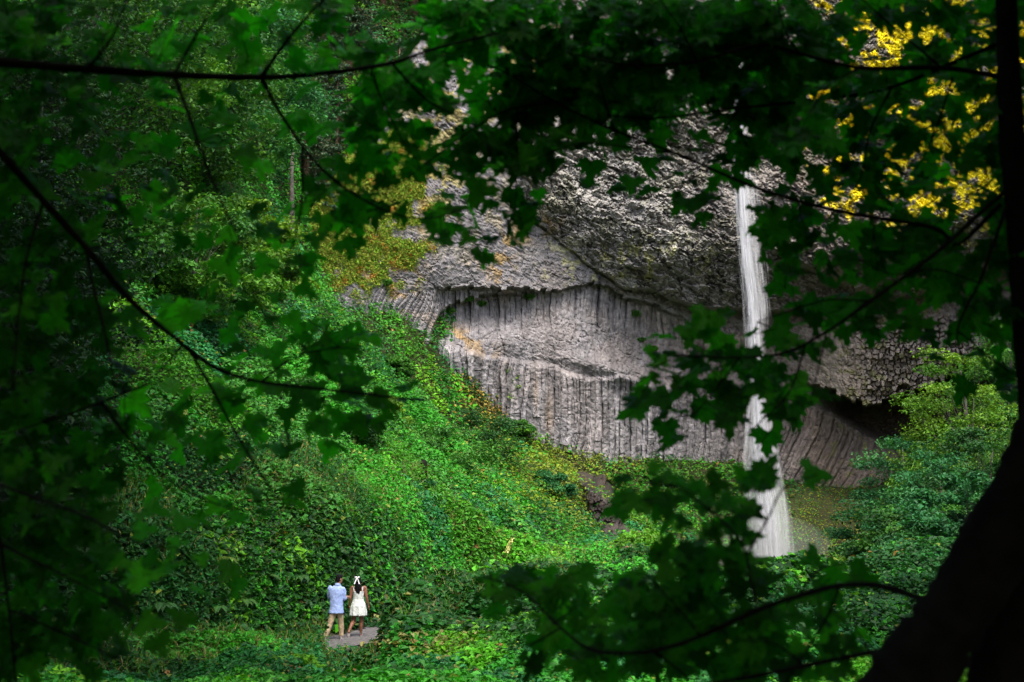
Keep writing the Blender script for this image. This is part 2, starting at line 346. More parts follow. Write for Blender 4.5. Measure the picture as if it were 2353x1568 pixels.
# entablature over the columns, left and middle
bM = line(U, [(700,560),(850,640),(900,668),(960,668),(1010,664),(1060,658),(1130,654),(1250,660),(1370,656),(1450,690),(1600,745),(1700,765),(1800,800)]) + wob * 16
bM = bM + 9 * (hsh(np.floor((U + 0.4 * V) / 13.0), 3) - .5) + 14 * (vn(U / 34, V * 0, 29) - .5)
tM = V - bM; wM = sm(U, 985, 1030) * (1 - sm(U, 1450, 1650))
D += wM * (1.7 * sm(tM, 0, 5) - 1.4 * sm(tM, 30, 170))
bA = line(U, [(980,790),(996,748),(1012,716),(1040,694),(1080,682),(1140,674),(1250,668)]) + 10 * (hsh(np.floor(U / 11.0), 8) - .5)
D += 2.0 * sm(V - bA, 0, 6) * (1 - sm(V - bA, 20, 120)) * sm(U, 985, 1005) * (1 - sm(U, 1150, 1250))
# lower columns step out
bL = line(U, [(1000,770),(1050,795),(1120,822),(1200,826),(1280,842),(1350,868),(1430,862),(1520,885),(1700,890)]) + wob * 26
lowc = sm(V - bL, -4, 12)
D -= 0.9 * lowc * (1 - sm(U, 1650, 1800))
D -= 1.3 * np.exp(-(((U - 1400) / 90) ** 2 + ((V - 850 - (U - 1400) * 0.25) / 22) ** 2))
# right: hanging block with column ends, cave beneath, curved columns below it
bC = line(U, [(1740,845),(1820,872),(1860,888),(1920,906),(1990,936),(2060,916),(2130,892),(2200,862),(2300,830),(2500,800)]) + wob * 14
bF = line(U, [(1740,850),(1800,892),(1870,925),(1950,968),(2050,1015),(2150,1070),(2300,1100),(2500,1120)]) + wob * 18
bC = bC + 16 * (hsh(np.floor(U / 12.0), 2) - .6) - 10 * (vn(U / 30, U * 0, 28) - .5)
rR = sm(U, 1800, 1940)
D -= 3.6 * rR * sm(V, 690, 820) * (1 - sm(V - bC, -3, 3)) * (1 - 0.35 * sm(V, 800, 900) * 0)
cave = sm(V - bC, -2, 5) * (1 - sm(V - bF, -10, 14))
D += (9.0 * sm(U, 1830, 1990)) * cave
D += 2.5 * rR * sm(V - bF, -10, 14) * (1 - sm(V - bF, 20, 160))
# columns
K = 0.55 * (1 - sm(U, 960, 1060)) + 0.0 * U
lowR = sm(V, 860, 930) * sm(U, 1760, 1800)
Cc = U + K * (V - 800) * (1 - lowR) + lowR * (0.42 * (1 - sm(U, 1800, 2160)) * (V - 1010) + 0.0012 * (V - 1010) ** 2 * (1 - sm(U, 1850, 2100))) + (fbm(U / 130, V / 90, 31, 3) - 0.5) * 26 + (vn(U / 19, V / 70, 33) - .5) * 5
mcol = sm(tM, 4, 14) * (1 - sm(U, 1760, 1850)) * sm(U, 820, 880) * np.where(tU > 0, 0, 1) * (0.35 + 0.65 * np.maximum(lowc, 1 - sm(tM, 40, 105)) )
mcol = np.maximum(mcol * (1 - sm(U, 1500, 1900) * (tU > 0)), sm(V - bF, 0, 15) * sm(U, 1760, 1830))
mcol = np.maximum(mcol, 0.55 * rR * sm(V, 700, 760) * (1 - sm(V - bC, -4, 2)))
def colshape(C, wd, s):
    i = np.floor(C / wd + 0.35 * (vn(C / 40, C * 0, s) - 0.5)); f = C / wd - np.floor(C / wd)
    f = C / wd + 0.35 * (vn(C / 40, C * 0, s) - 0.5) - i
    i = i.astype(np.int64); gl = 90 + 110 * hsh(i, 5, 0, s); sj = np.floor(V / gl + 7 * hsh(i, 9, 0, s)).astype(np.int64)
    return (hsh(i, 0, 0, s) - 0.5) * 1.0 + (hsh(i, sj, 0, s) - 0.5) * 0.5 + 0.25 * (vn(C / 50, C * 0, s + 1) - .5), np.abs(2 * f - 1) ** 4 * (0.25 + 0.75 * hsh(i + (f > .5), 7, 0, s)), hsh(i, sj, 4, s), V / gl + 7 * hsh(i, 9, 0, s) - sj
o1, g1, hc, fseg = colshape(Cc, 13.5, 41); o1b, g1b, hcb, _ = colshape(Cc + 4, 9.3, 43); o1 = o1 + 0.35 * o1b; g1 = np.maximum(g1, 0.45 * g1b); hc = 0.6 * hc + 0.4 * hcb
D += mcol * (0.5 * o1 + 0.5 * g1 + 0.08 * (fseg < 0.012))
# broken, hackly rock: facets at three scales
ang = 0.45
ru = U * np.cos(ang) + V * np.sin(ang); rv = -U * np.sin(ang) + V * np.cos(ang)
wb1 = fbm(U / 70, V / 70, 52, 3) - .5; wb2 = fbm(U / 70, V / 70, 53, 3) - .5
hk = 1 - 0.8 * np.clip(mcol, 0, 1)
for sc_, an, am, sd_ in ((44, 30, 0.9, 61), (21, 14, 0.75, 62), (10.5, 7.5, 0.55, 63), (5.6, 4.6, 0.28, 64)):
    h_, b_, e_, qx, qy = cells(ru / sc_ + wb1 * 2.2, rv / an + wb2 * 2.2, sd_)
    ta = np.modf(h_ * 57.3)[0] - .5; tb = np.modf(h_ * 91.7)[0] - .5
    D += hk * am * 0.85 * (0.24 + 0.76 * up) * ((h_ - 0.5) * 0.55 + 1.5 * (qx * ta + qy * tb) + 0.38 * qy + 0.25 * (e_ < 0.09))
ck = np.abs(fbm(ru / 75, rv / 30, 66, 4) - .5); D += 0.9 * hk * (1 - sm(ck, 0.0, 0.018)) * (0.3 + 0.7 * up)
D += 2.2 * (fbm(U / 170, V / 120, 71, 3) - 0.5) * (0.5 + up) * 1.2
ends_h, eb, ee, _, _ = cells(U / 13.0 + wob, V / 12.0 + 0.5 * vn(U / 13, V * 0, 3), 81)
ends = rR * sm(V, 700, 780) * (1 - sm(V - bC, -4, 2)) * sm(U, 1900, 2080)
D += ends * (2.3 * (ends_h - 0.5) + 0.9 * (ee < 0.12) - 0.5 * np.sin(V / 13.0 + 5 * ends_h))
D += 0.16 * (fbm(U / 7, V / 7, 91, 2) - 0.5)
CV3 = P(U, V, D)
# rock colour: grey basalt, browner to the right, mosses and lichens in patches
n_a = fbm(U / 90, V / 90, 101, 4); n_b = fbm(U / 22, V / 22, 102, 4); n_c = fbm(U / 7, V / 7, 103, 3)
grey = np.array([0.215, 0.205, 0.215]); light = np.array([0.33, 0.32, 0.295]); brown = np.array([0.185, 0.14, 0.105])
t = (up * (0.25 + 0.75 * n_a))[..., None]; col = grey * (1 - t) + light * t
t = (sm(U, 1500, 1950) * 0.75 + 0.25 * sm(n_a, 0.5, 0.7) * (1 - up))[..., None] * (0.55 + 0.45 * n_b[..., None]); col = col * (1 - t) + brown * t
t = (mcol * sm(U, 1350, 1600) * (1 - lowc))[..., None] * 0.6; col = col * (1 - t) + np.array([0.25, 0.205, 0.16]) * t
col = col * (0.72 + 0.56 * n_b[..., None]) * (0.8 + 0.4 * n_c[..., None]) * (0.55 + 0.80 * hc[..., None] * mcol[..., None] + 0.32 * (1 - mcol[..., None]))
col *= (1 - 0.22 * sm(g1, 0.3, 0.8) * mcol)[..., None]                       # darker seams between columns
def put(mask, c, k=1.0):
    global col
    m = np.clip(mask * k, 0, 1)[..., None]; col = col * (1 - m) + np.asarray(c) * (0.7 + 0.6 * n_c[..., None]) * m
def gb(cx, cyy, rx, ry, a=0):
    ca, sa = math.cos(a), math.sin(a); x = (U - cx) * ca + (V - cyy) * sa; y = -(U - cx) * sa + (V - cyy) * ca
    return np.exp(-(x / rx) ** 2 - (y / ry) ** 2)
wet = sm(fbm(U / 16 + wob, V / 260, 113, 4), 0.55, 0.68) * up; put(wet, (0.15, 0.145, 0.14), 0.55)
put(sm(fbm(U / 45, V / 30, 115, 5), 0.56, 0.64) * up, (0.15, 0.15, 0.11), 0.6)
streak = sm(fbm((U + K * (V - 800)) / 9, V / 120, 111, 3), 0.56, 0.72)
put(streak * mcol * (1 - sm(U, 1700, 1800)), (0.10, 0.095, 0.10), 0.7)
put(np.exp(-((U - 1377 - (V - 650) * -0.05) / 5) ** 2) * sm(V, 625, 640) * (1 - sm(V, 700, 800)), (0.03, 0.03, 0.035))
put(gb(1232, 905, 6, 45) + gb(1262, 960, 10, 55), (0.25, 0.18, 0.12), 0.55)
yl = sm(fbm(U / 26, V / 26, 121, 4) + 0.22 * sm(U, 1780, 2150) - 0.18 * sm(V, 380, 560) - 0.3 * (1 - sm(U, 1800, 1900)) + 0.12 * (n_c - .5), 0.56, 0.64)
put(yl * sm(n_c + 0.35 * (n_b - .5), 0.22, 0.40) * sm(U, 1760, 1860) * (1 - sm(V, 470, 600)), (0.80, 0.66, 0.012))
put(sm(n_b, 0.60, 0.68) * gb(1450, 600, 260, 60) * sm(n_c, .45, .55), (0.42, 0.42, 0.10), 0.55)
orange = sm(n_b + 0.3 * (n_c - 0.5), 0.45, 0.58)
put(orange * np.clip(gb(1170, 560, 90, 22, -0.5) + gb(1220, 515, 60, 18) + gb(1150, 620, 30, 50) + gb(1060, 775, 85, 20, 0.5) + gb(930, 660, 30, 70, 0.5), 0, 1), (0.27, 0.17, 0.05), .75)
gold = np.clip(gb(960, 400, 190, 120, 0.4) + gb(1060, 200, 150, 110) + 0.8 * gb(1230, 130, 200, 90), 0, 1)
put(sm(n_b + 0.25 * (n_a - 0.5), 0.46, 0.56) * gold, (0.27, 0.23, 0.05), 0.8)
put(rR * sm(V, 690, 760) * (1 - sm(V - bC, -4, 2)) * 0.85, (0.34, 0.285, 0.235))  # hanging block lightened by colour to offset its shadow
put(sm(V - bF, -5, 20) * sm(U, 1780, 1900), (0.15, 0.115, 0.09), 0.7)
mossl = np.clip(1.35 * gb(800, 520, 150, 120, 0.3) + gb(870, 380, 110, 80), 0, 1)
put(sm(fbm(U / 30, V / 30, 131, 4) + 0.45 * mossl, 0.62, 0.75) * sm(mossl, 0.12, 0.4), (0.20, 0.21, 0.035))
put(sm(n_b, 0.55, 0.65) * sm(mossl, 0.2, 0.5), (0.30, 0.19, 0.035), 0.6)
put(sm(fbm(U / 14, V / 14, 141, 3), 0.62, 0.7) * sm(U, 1850, 1950) * (V > 500), (0.19, 0.20, 0.05), 0.6)
put(cave * sm(U, 1850, 1950), (0.07, 0.055, 0.045), 0.85)                # cave shade painted into the rock colour
nu_, nv_ = U.shape; i, j = np.meshgrid(np.arange(nu_ - 1), np.arange(nv_ - 1), indexing='ij'); i = i.ravel(); j = j.ravel()
Fc = np.stack([i * nv_ + j, i * nv_ + j + 1, (i + 1) * nv_ + j + 1, (i + 1) * nv_ + j], 1)
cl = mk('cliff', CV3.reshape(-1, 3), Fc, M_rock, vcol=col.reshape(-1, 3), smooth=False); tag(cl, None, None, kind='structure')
def cliff_pt(u, v):
    iu = int(np.clip((u - cu[0]) / st, 0, nu_ - 1)); iv = int(np.clip((v - cv[0]) / st, 0, nv_ - 1)); return CV3[iu, iv].copy(), float(D[iu, iv])
# moss and grass tufts over the mossy shoulder (uncountable)
mm = (sm(fbm(U / 30, V / 30, 131, 4) + 0.45 * mossl, 0.60, 0.75) * sm(mossl, 0.1, 0.4)).ravel(); mm = mm / mm.sum()
idx = rng.choice(len(mm), 42000, p=mm); pos = CV3.reshape(-1, 3)[idx] + rng.normal(size=(42000, 3)) * (0.08, 0.1, 0.08) + (0, -0.18, 0.08)
pv = hsh(idx, 3); nb = n_b.ravel()[idx]
c = np.where((nb + 0.2 * pv)[:, None] > 0.80, (0.30, 0.17, 0.03), np.where(pv[:, None] > 0.45, (0.12, 0.22, 0.02), (0.20, 0.22, 0.035))) * (0.8 + 1.0 * rng.random((42000, 1)))
Vq, Fq = leaf_quads(pos, rng.normal(size=(42000, 3)) * 0.6 + (0, -0.5, 0.8), rng.uniform(0.14, 0.32, 42000), 0.5)
o = mk('moss', Vq, Fq, M_moss, fcol=c); tag(o, 'olive and rust coloured moss and grass on the rock shoulder above the slope', 'moss', kind='stuff')

# ------------------------------------------------------------------ wet rock chute below the columns
def patch(name, left, right, n, m, amp, colr, mat, push=0.4, dm_=2.2):
    L_ = cubic(left, 20); R_ = cubic(right, 20); L_ = L_[np.linspace(0, len(L_) - 1, n).astype(int)]; R_ = R_[np.linspace(0, len(R_) - 1, n).astype(int)]
    pts = np.empty((n, m, 3))
    for a in range(n):
        for b in range(m):
            t = b / (m - 1); uv = L_[a] * (1 - t) + R_[a] * t
            pts[a, b, :2] = uv
    uu, vv = pts[..., 0], pts[..., 1]
    base = np.empty((n, m, 3))
    for a in range(0, n, 3):
        for b in range(0, m, 3): base[a, b] = hit(uu[a, b], vv[a, b], sz, 60)[0]
    da = np.array([[project(base[a, b])[2] for b in range(0, m, 3)] for a in range(0, n, 3)])
    ai = np.linspace(0, da.shape[0] - 1.001, n); bi = np.linspace(0, da.shape[1] - 1.001, m); A, B = np.meshgrid(ai, bi, indexing='ij')
    for _ in range(6): da = (da + np.roll(da, 1, 0) * 0 + np.pad(da, 1, mode='edge')[2:, 1:-1] + np.pad(da, 1, mode='edge')[:-2, 1:-1] + np.pad(da, 1, mode='edge')[1:-1, 2:] + np.pad(da, 1, mode='edge')[1:-1, :-2]) / 5
    dd = bil(da, 0, 0, 1.0, A, B)
    h_, b_, e_, qx, qy = cells(uu / 16, vv / 24, 201); h2, _, e2, q2, r2 = cells(uu / 7, vv / 10, 202)
    edge = np.minimum(np.minimum(np.linspace(0, 1, m), np.linspace(1, 0, m))[None, :] * 6, np.minimum(np.linspace(0, 1, n), np.linspace(1, 0, n))[:, None] * 8); edge = np.clip(edge, 0, 1)
    dd = dd - push * edge - edge * amp * (h_ * 0.7 + qx * 0.6 + qy * 0.5 + 0.5 * h2 + q2 * 0.4) + dm_ * (1 - edge) ** 2
    pts3 = P(uu, vv, dd); cc = np.asarray(colr) * (0.4 + 1.0 * h_[..., None]) * (0.6 + 0.8 * fbm(uu / 8, vv / 8, 203)[..., None])
    i, j = np.meshgrid(np.arange(n - 1), np.arange(m - 1), indexing='ij'); i = i.ravel(); j = j.ravel()
    return mk(name, pts3.reshape(-1, 3), np.stack([i * m + j, (i + 1) * m + j, (i + 1) * m + j + 1, i * m + j + 1], 1), mat, vcol=cc.reshape(-1, 3)), pts3
rc, rc_pts = patch('rock_outcrop', [(1325,1085),(1335,1125),(1345,1170),(1375,1215),(1400,1262),(1420,1280)], [(1388,1078),(1405,1110),(1425,1160),(1445,1215),(1462,1262),(1470,1280)], 120, 56, 1.7, (0.035, 0.026, 0.022), M_wet, 0.35)
tag(rc, 'dark brown wet rock strip running down the green slope below the columns', 'rock outcrop')
rb, _ = patch('rock_outcrop', [(1840,1290),(1835,1310),(1830,1330),(1835,1350)], [(1888,1280),(1895,1305),(1898,1330),(1890,1352)], 48, 48, 0.9, (0.16, 0.125, 0.12), M_wet, 1.2)
tag(rb, 'small pinkish brown rock hump right of the foot of the waterfall', 'rock outcrop')
rd, _ = patch('rock_outcrop', [(1520,1285),(1525,1310),(1540,1335)], [(1690,1262),(1700,1300),(1690,1335)], 48, 90, 0.9, (0.085, 0.07, 0.068), M_wet, 0.8)
tag(rd, 'wide dark wet rocks left of the foot of the waterfall', 'rock outcrop')

# ------------------------------------------------------------------ undergrowth on the slopes (uncountable)
PAL = np.array([(0.022,0.165,0.012),(0.034,0.225,0.014),(0.015,0.115,0.020),(0.060,0.260,0.010),(0.020,0.140,0.038),(0.032,0.195,0.012),(0.012,0.080,0.010),(0.045,0.20,0.025),(0.090,0.27,0.010)])
SP3 = np.stack([GXm, GYm, Zs], -1)
pass; dzx = np.gradient(Zs, GS, axis=0); dzy = np.gradient(Zs, GS, axis=1); Nn = nrmz(np.stack([-dzx, -dzy, np.ones_like(Zs)], -1))
view = -nrmz(SP3); fac = np.clip((Nn * view).sum(-1), 0.05, 1) / np.maximum(Nn[..., 2], 0.15)
Us, Vs, Ds = project(SP3)
wt = fac / np.maximum(Ds, 10) ** 2
wt *= (Us > -220) & (Us < 2600) & (Vs > -150) & (Vs < 1720) & (Ds > 20)
wt *= (sdm > 0.70 + 0.6 * vn(GXm * 1.3, GYm * 1.3, 77)) * (0.30 + 0.70 * sm(sdm, 0.8, 1.6))
cliffD = line(Us, [(500,116),(600,122),(680,128),(760,134),(900,143),(1050,149),(1200,155),(1350,160),(1500,166),(1720,172),(1900,173),(2050,170),(2150,164),(2300,152),(2500,140),(2760,125)])
wt *= (Ds < cliffD + 14) | (Us < 1040)
wt *= np.where(Us < 350, 0.6, 1.0)
# keep leaves off the bare rock strips
def inpoly(u, v, poly):
    r = np.zeros(u.shape, bool); n = len(poly)
    for k in range(n):
        x0, y0 = poly[k]; x1, y1 = poly[(k + 1) % n]
        c = ((y0 > v) != (y1 > v)) & (u < (x1 - x0) * (v - y0) / ((y1 - y0) or 1e-6) + x0); r ^= c
    return r
strip = inpoly(Us, Vs, [(1325,1085),(1345,1170),(1400,1262),(1420,1285),(1470,1285),(1445,1215),(1425,1160),(1388,1078)]) | inpoly(Us, Vs, [(1838,1288),(1828,1345),(1892,1352),(1898,1290)])
wt *= np.where(strip & (Ds > 80), 0.5, 1)
NL = 780000
pr = wt.ravel() / wt.sum(); idx = rng.choice(len(pr), NL, p=pr)
x = GXm.ravel()[idx] + (rng.random(NL) - 0.5) * GS * 1.4; y = GYm.ravel()[idx] + (rng.random(NL) - 0.5) * GS * 1.4
nr = Nn.reshape(-1, 3)[idx]; z = sz(x, y); pos = np.stack([x, y, z], 1)
dep = rng.exponential(0.26, NL) - 0.16; dd_ = Ds.ravel()[idx]
pos = pos - nr * (dep * (0.6 + dd_ * 0.012))[:, None]
uu, vv, dd2 = project(pos); mi = mid.ravel()[idx]
spc = (hsh(mi, 11) * NSP).astype(int) % NSP
c = PAL[spc]
def rg(cx, cyy, rx, ry): return np.exp(-((uu - cx) / rx) ** 2 - ((vv - cyy) / ry) ** 2)
def blend(mask, colr, k=1.0):
    global c
    pick = (rng.random(NL) < np.clip(mask * k, 0, 1))[:, None]; c = np.where(pick, np.asarray(colr), c)
blend(rg(1290,1070,130,75), (0.15, 0.215, 0.012), 0.85)
blend(rg(1330,1120,60,90), (0.13, 0.17, 0.012), 0.6)
blend(rg(1110,910,55,70) + rg(1150,960,30,40), (0.24, 0.17, 0.03), 0.55)
blend(rg(740,640,130,60) + rg(850,750,160,70), (0.045, 0.20, 0.016), 0.7)
blend(rg(1580,1090,150,70), (0.06, 0.20, 0.012), 0.7)
blend(rg(1920,1190,110,75), (0.15, 0.185, 0.006), 0.85)
blend(rg(1990,1200,60,60), (0.16, 0.09, 0.015), 0.25)
blend(rg(1400,1060,90,25), (0.12, 0.15, 0.02), 0.5)
blend(rg(960,1440,120,50) * (dd2 < 60), (0.17, 0.17, 0.055), 0.5)
blend(0.025 + 0 * uu, (0.16, 0.22, 0.03)); blend(0.006 + 0 * uu, (0.22, 0.12, 0.04))
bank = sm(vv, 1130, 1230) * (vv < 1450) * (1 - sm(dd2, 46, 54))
c = np.where((rng.random(NL) < .7 * bank)[:, None], (0.016, 0.075, 0.014), c)  # shade on the bank behind the couple, painted as darker leaf green
c = c * (0.5 + 1.0 * rng.random((NL, 1))) * (0.7 + 0.6 * hsh(mi, 12)[:, None])
flat = np.clip(rg(1920,1190,130,90), 0, 1)
sz_ = (0.072 + 0.00145 * dd2) * rng.uniform(0.6, 1.5, NL) * (0.8 + 0.5 * hsh(mi, 13)) * (1 - 0.45 * flat)
sz_ *= 1 + 0.55 * (1 - sm(dd2, 44, 54)) * sm(vv, 1100, 1250) * (vv < 1445)
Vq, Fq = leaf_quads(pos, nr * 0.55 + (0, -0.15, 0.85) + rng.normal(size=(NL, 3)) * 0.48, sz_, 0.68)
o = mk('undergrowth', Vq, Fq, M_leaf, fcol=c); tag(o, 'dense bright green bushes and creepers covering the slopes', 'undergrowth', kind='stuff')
# weeds and grass blades along the path edge
NB = 26000
bw = wt * ((sdm > 0.9) & (sdm < 4.5) & (GYm < 70)); pr = bw.ravel() / bw.sum(); idx = rng.choice(len(pr), NB, p=pr)
x = GXm.ravel()[idx] + (rng.random(NB) - 0.5) * GS; y = GYm.ravel()[idx] + (rng.random(NB) - 0.5) * GS; z = sz(x, y) - 0.12
h = rng.uniform(0.18, 0.5, NB); lean = rng.normal(size=(NB, 2)) * 0.35
b0 = np.stack([x, y, z], 1); wd = np.stack([rng.uniform(0.006, 0.012, NB), 0 * x, 0 * x], 1)
mid_ = b0 + np.stack([lean[:, 0] * h * 0.4, lean[:, 1] * h * 0.4, h * 0.6], 1); tip = b0 + np.stack([lean[:, 0] * h * 1.2, lean[:, 1] * h * 1.2, h], 1)
Vb = np.stack([b0 - wd, b0 + wd, mid_ + wd * 0.8, tip, mid_ - wd * 0.8], 1).reshape(-1, 3)
cb = np.where(rng.random((NB, 1)) < 0.35, (0.24, 0.22, 0.08), (0.07, 0.20, 0.02)) * (0.6 + 0.8 * rng.random((NB, 1)))
o = mk('grass', Vb, np.arange(NB * 5).reshape(NB, 5), M_moss, fcol=cb); tag(o, 'tall green and straw coloured grass beside the footpath', 'grass', kind='stuff')

# ------------------------------------------------------------------ trees, shrubs, ferns, boulders
def tree(name, label, base, height, blobs, nleaf, lsize, pal, rt, bark, cat='tree', group=None, clusters=50, lean=(0, 0), flat=0.55, mat=None, nb=1.0):
    """blobs: (dx, dy, dz, rx, ry, rz) crown volumes relative to the base."""
    base = np.asarray(base, float); e = empty(name, base, label, cat, group)
    a = Acc(); top = np.array([lean[0], lean[1], height * 0.86])
    k = 9; tt = np.linspace(0, 1, k); wgl = np.cumsum(rng.normal(size=(k, 2)) * height * 0.008, 0)
    tp = base + tt[:, None] * top + np.concatenate([wgl, np.zeros((k, 1))], 1); tp[0] = base - (0, 0, 0.4)
    a.tube(tp, rt * (1 - 0.82 * tt) * (1 + 0.5 * np.exp(-tt * 14)), 9)
    bl = np.array(blobs, float); vol = bl[:, 3] * bl[:, 4] * bl[:, 5]; nc = np.maximum(3, (clusters * vol / vol.sum()).astype(int)); C = []
    for q, n in zip(bl, nc):
        r = nrmz(rng.normal(size=(n, 3))) * (0.35 + 0.65 * rng.random((n, 1)) ** 0.4) * (0.88 + 0.24 * rng.random((n, 1)))
        C.append(base + q[:3] + r * q[3:])
    C = np.concatenate(C)
    for q in C:
        s = np.clip((q[2] - base[2]) / height * 0.7 + rng.uniform(-0.2, 0.0), 0.15, 0.95); p0 = np.array([np.interp(s, tt, tp[:, m]) for m in range(3)])
        md = (p0 + q) / 2 + rng.normal(size=3) * 0.04 * height * 0.4 + (0, 0, 0.02 * height)
        a.tube(cubic([p0, md, q], 4), np.linspace(rt * 0.20, rt * 0.03, 9) * nb, 5, cap=False)
    a.obj('trunk', bark, e)
    cr = (bl[:, 3:].mean() * 0.36) * rng.uniform(0.6, 1.35, len(C))
    ci = rng.integers(0, len(C), nleaf); r = nrmz(rng.normal(size=(nleaf, 3))) * rng.random((nleaf, 1)) ** 0.45; r[:, 2] *= flat
    pos = C[ci] + r * cr[ci][:, None]
    pal = np.asarray(pal); cc = pal[(hsh(ci, 31) * len(pal)).astype(int) % len(pal)] * (0.55 + 0.9 * rng.random((nleaf, 1)))
    Vq, Fq = leaf_quads(pos, r * (1, 1, 1.2) * 0.5 + (0, 0, 0.75) + rng.normal(size=(nleaf, 3)) * 0.4, lsize * rng.uniform(0.6, 1.4, nleaf), 0.6)
    mk('crown', Vq, Fq, mat or M_leaf, e, fcol=cc)
    return e
G1 = [(0.05,0.17,0.02),(0.035,0.13,0.02),(0.075,0.20,0.018)]; G2 = [(0.026,0.125,0.038),(0.020,0.10,0.030),(0.04,0.16,0.040)]; G3 = [(0.11,0.22,0.014),(0.075,0.18,0.014),(0.05,0.14,0.012)]
G_shade = [(0.010,0.035,0.008),(0.014,0.05,0.010)]; G4 = [(0.018,0.075,0.015),(0.03,0.10,0.014)]; G5 = [(0.09,0.155,0.05),(0.055,0.12,0.05)]  # first palette: canopy shade painted into near-black leaf colours
# broadleaf trees on the left hillside: (u, depth, height, crown half-width, palette, label)
LT = [
 (560,88,14,4.6,G2,'blue-green broadleaf tree high on the hillside, left of the pale bare trunk'),
 (470,76,12,4.4,G1,'rounded green tree on the left hillside under the horizontal dark branch'),
 (575,104,12,4.0,G2,'teal leaved tree below the conifers where the hillside meets the rock'),
 (540,104,17,5.0,G1,'tall light green tree near the top of the frame on the left hillside'),
 (585,122,14,4.2,G5,'grey-green wispy tree just under the conifers'),
 (380,70,13,4.6,G4,'dark bushy tree in the middle of the left hillside'),
 (270,64,13,4.6,G1,'shaded green tree on the far left hillside'),
 (420,92,18,5.4,G4,'tall dark tree behind the others at the upper left'),
 (150,58,13,4.8,G4,'nearly black tree at the left edge of the hillside'),
 (330,80,17,5.0,G3,'yellow-green lit tree high on the left hillside'),
 (-130,25,10,2.3,G_shade,'tree mass painted almost black as shade at the very left edge, nearest of the hillside trees'),
 (-60,33,11,2.8,G_shade,'tree with painted-in black shade behind the nearest one at the left edge'),
 (60,41,11,3.2,G_shade,'tree with deep shade painted into its leaves at the lower left above the path'),
 (530,66,6,2.8,G3,'low yellow-green tree on the slope left of the mossy shoulder'),
 (440,56,6.5,3.0,G1,'small green tree low on the left hillside'),
]
for u_, d_, h_, w_, pl, lb in LT:
    b = on_ground(u_, d_)
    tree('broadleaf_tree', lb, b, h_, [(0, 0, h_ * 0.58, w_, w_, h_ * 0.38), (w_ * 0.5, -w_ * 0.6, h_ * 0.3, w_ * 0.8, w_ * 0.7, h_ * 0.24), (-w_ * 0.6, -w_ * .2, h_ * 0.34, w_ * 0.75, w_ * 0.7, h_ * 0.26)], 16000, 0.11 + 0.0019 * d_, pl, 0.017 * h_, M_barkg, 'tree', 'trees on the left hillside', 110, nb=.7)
# pale dead trunk
b = on_ground(668, 100); e = empty('dead_tree', b, 'slim pale bare trunk standing at the edge of the green slope', 'dead tree')
a = Acc(); a.tube([b + (0, 0, -.3), b + (0.05, 0, 3), b + (-0.05, 0, 6.5), b + (0.1, 0, 10.5)], [0.24, 0.2, 0.16, 0.07], 9); a.obj('trunk', M_barkg, e)
for k in range(7):
    a = Acc(); z0 = 2.5 + k * 1.1; an = rng.uniform(0, 6.28); p0 = b + (0, 0, z0); p1 = p0 + np.array([math.cos(an), math.sin(an), rng.uniform(-.3, .5)]) * rng.uniform(.5, 1.3)
    a.tube([p0, (p0 + p1) / 2 + (0, 0, .1), p1], [0.05, 0.03, 0.012], 5); a.obj('branch', M_barkg, e)
# conifers at the top
def conifer(label, base, h, wd, pal, bare=0.15):
    base = np.asarray(base, float); e = empty('conifer', base, label, 'conifer', 'conifers above the rock shoulder')
    a = Acc(); a.tube([base - (0, 0, .5), base + (0.05, 0, h * .5), base + (0, 0, h)], [0.022 * h, 0.014 * h, 0.02], 9)
    P_, N_, B_ = [], [], []
    nb = int(h * 7)
    for k in range(nb):
        t = bare + (1 - bare) * k / nb; z0 = h * t; L = wd * (1 - t) ** 0.75 * rng.uniform(0.6, 1.15) + 0.2; an = rng.uniform(0, 6.283)
        dr = np.array([math.cos(an), math.sin(an), 0]); q = base + (0, 0, z0); tip = q + dr * L + (0, 0, -0.22 * L + 0.1)
        a.tube([q, (q + tip) / 2 + (0, 0, 0.06 * L), tip], [0.035, 0.02, 0.008], 4, cap=False)
        m = int(70 * L / wd * 2) + 14; s = rng.random(m) ** 0.7; sd = np.array([-dr[1], dr[0], 0])
        pp_ = q + (tip - q) * s[:, None] + sd * (rng.normal(size=(m, 1)) * 0.16 * L * (1.1 - s[:, None])) + np.stack([0 * s, 0 * s, -rng.random(m) * 0.3 - 0 * s], 1)
        P_.append(pp_)
    a.obj('trunk', M_barkr, e); pos = np.concatenate(P_); n = len(pos)
    Vq, Fq = leaf_quads(pos, rng.normal(size=(n, 3)) * 0.5 + (0, 0, .7), rng.uniform(0.25, 0.6, n), 0.3)
    mk('crown', Vq, Fq, M_needle, e, fcol=np.asarray(pal)[rng.integers(0, len(pal), n)] * (0.5 + rng.random((n, 1))))
CF = [(0.028,0.075,0.04),(0.04,0.09,0.045),(0.06,0.08,0.04)]
for u_, d_, h_, w_, lb in [(845,146,24,3.6,'conifer with a reddish trunk showing beside the open gap at the top'),(770,140,22,3.6,'dark conifer left of the one with the reddish trunk'),
                      (915,152,20,3.8,'pale grey-green conifer at the top right of the conifers'),(700,134,20,3.8,'leftmost conifer at the top of the hillside'),(985,158,22,3.4,'rightmost conifer half hidden behind maple leaves'),(800,156,26,4,'tall conifer standing behind the front row of conifers'),(880,163,28,4.5,'tallest conifer at the back, right of the reddish trunk'),(950,166,28,4.5,'dark conifer at the back beside the golden rock'),(740,150,24,4.2,'second conifer from the left at the top of the hillside')]:
    conifer(lb, on_ground(u_, d_), h_, w_, CF, 0.12)
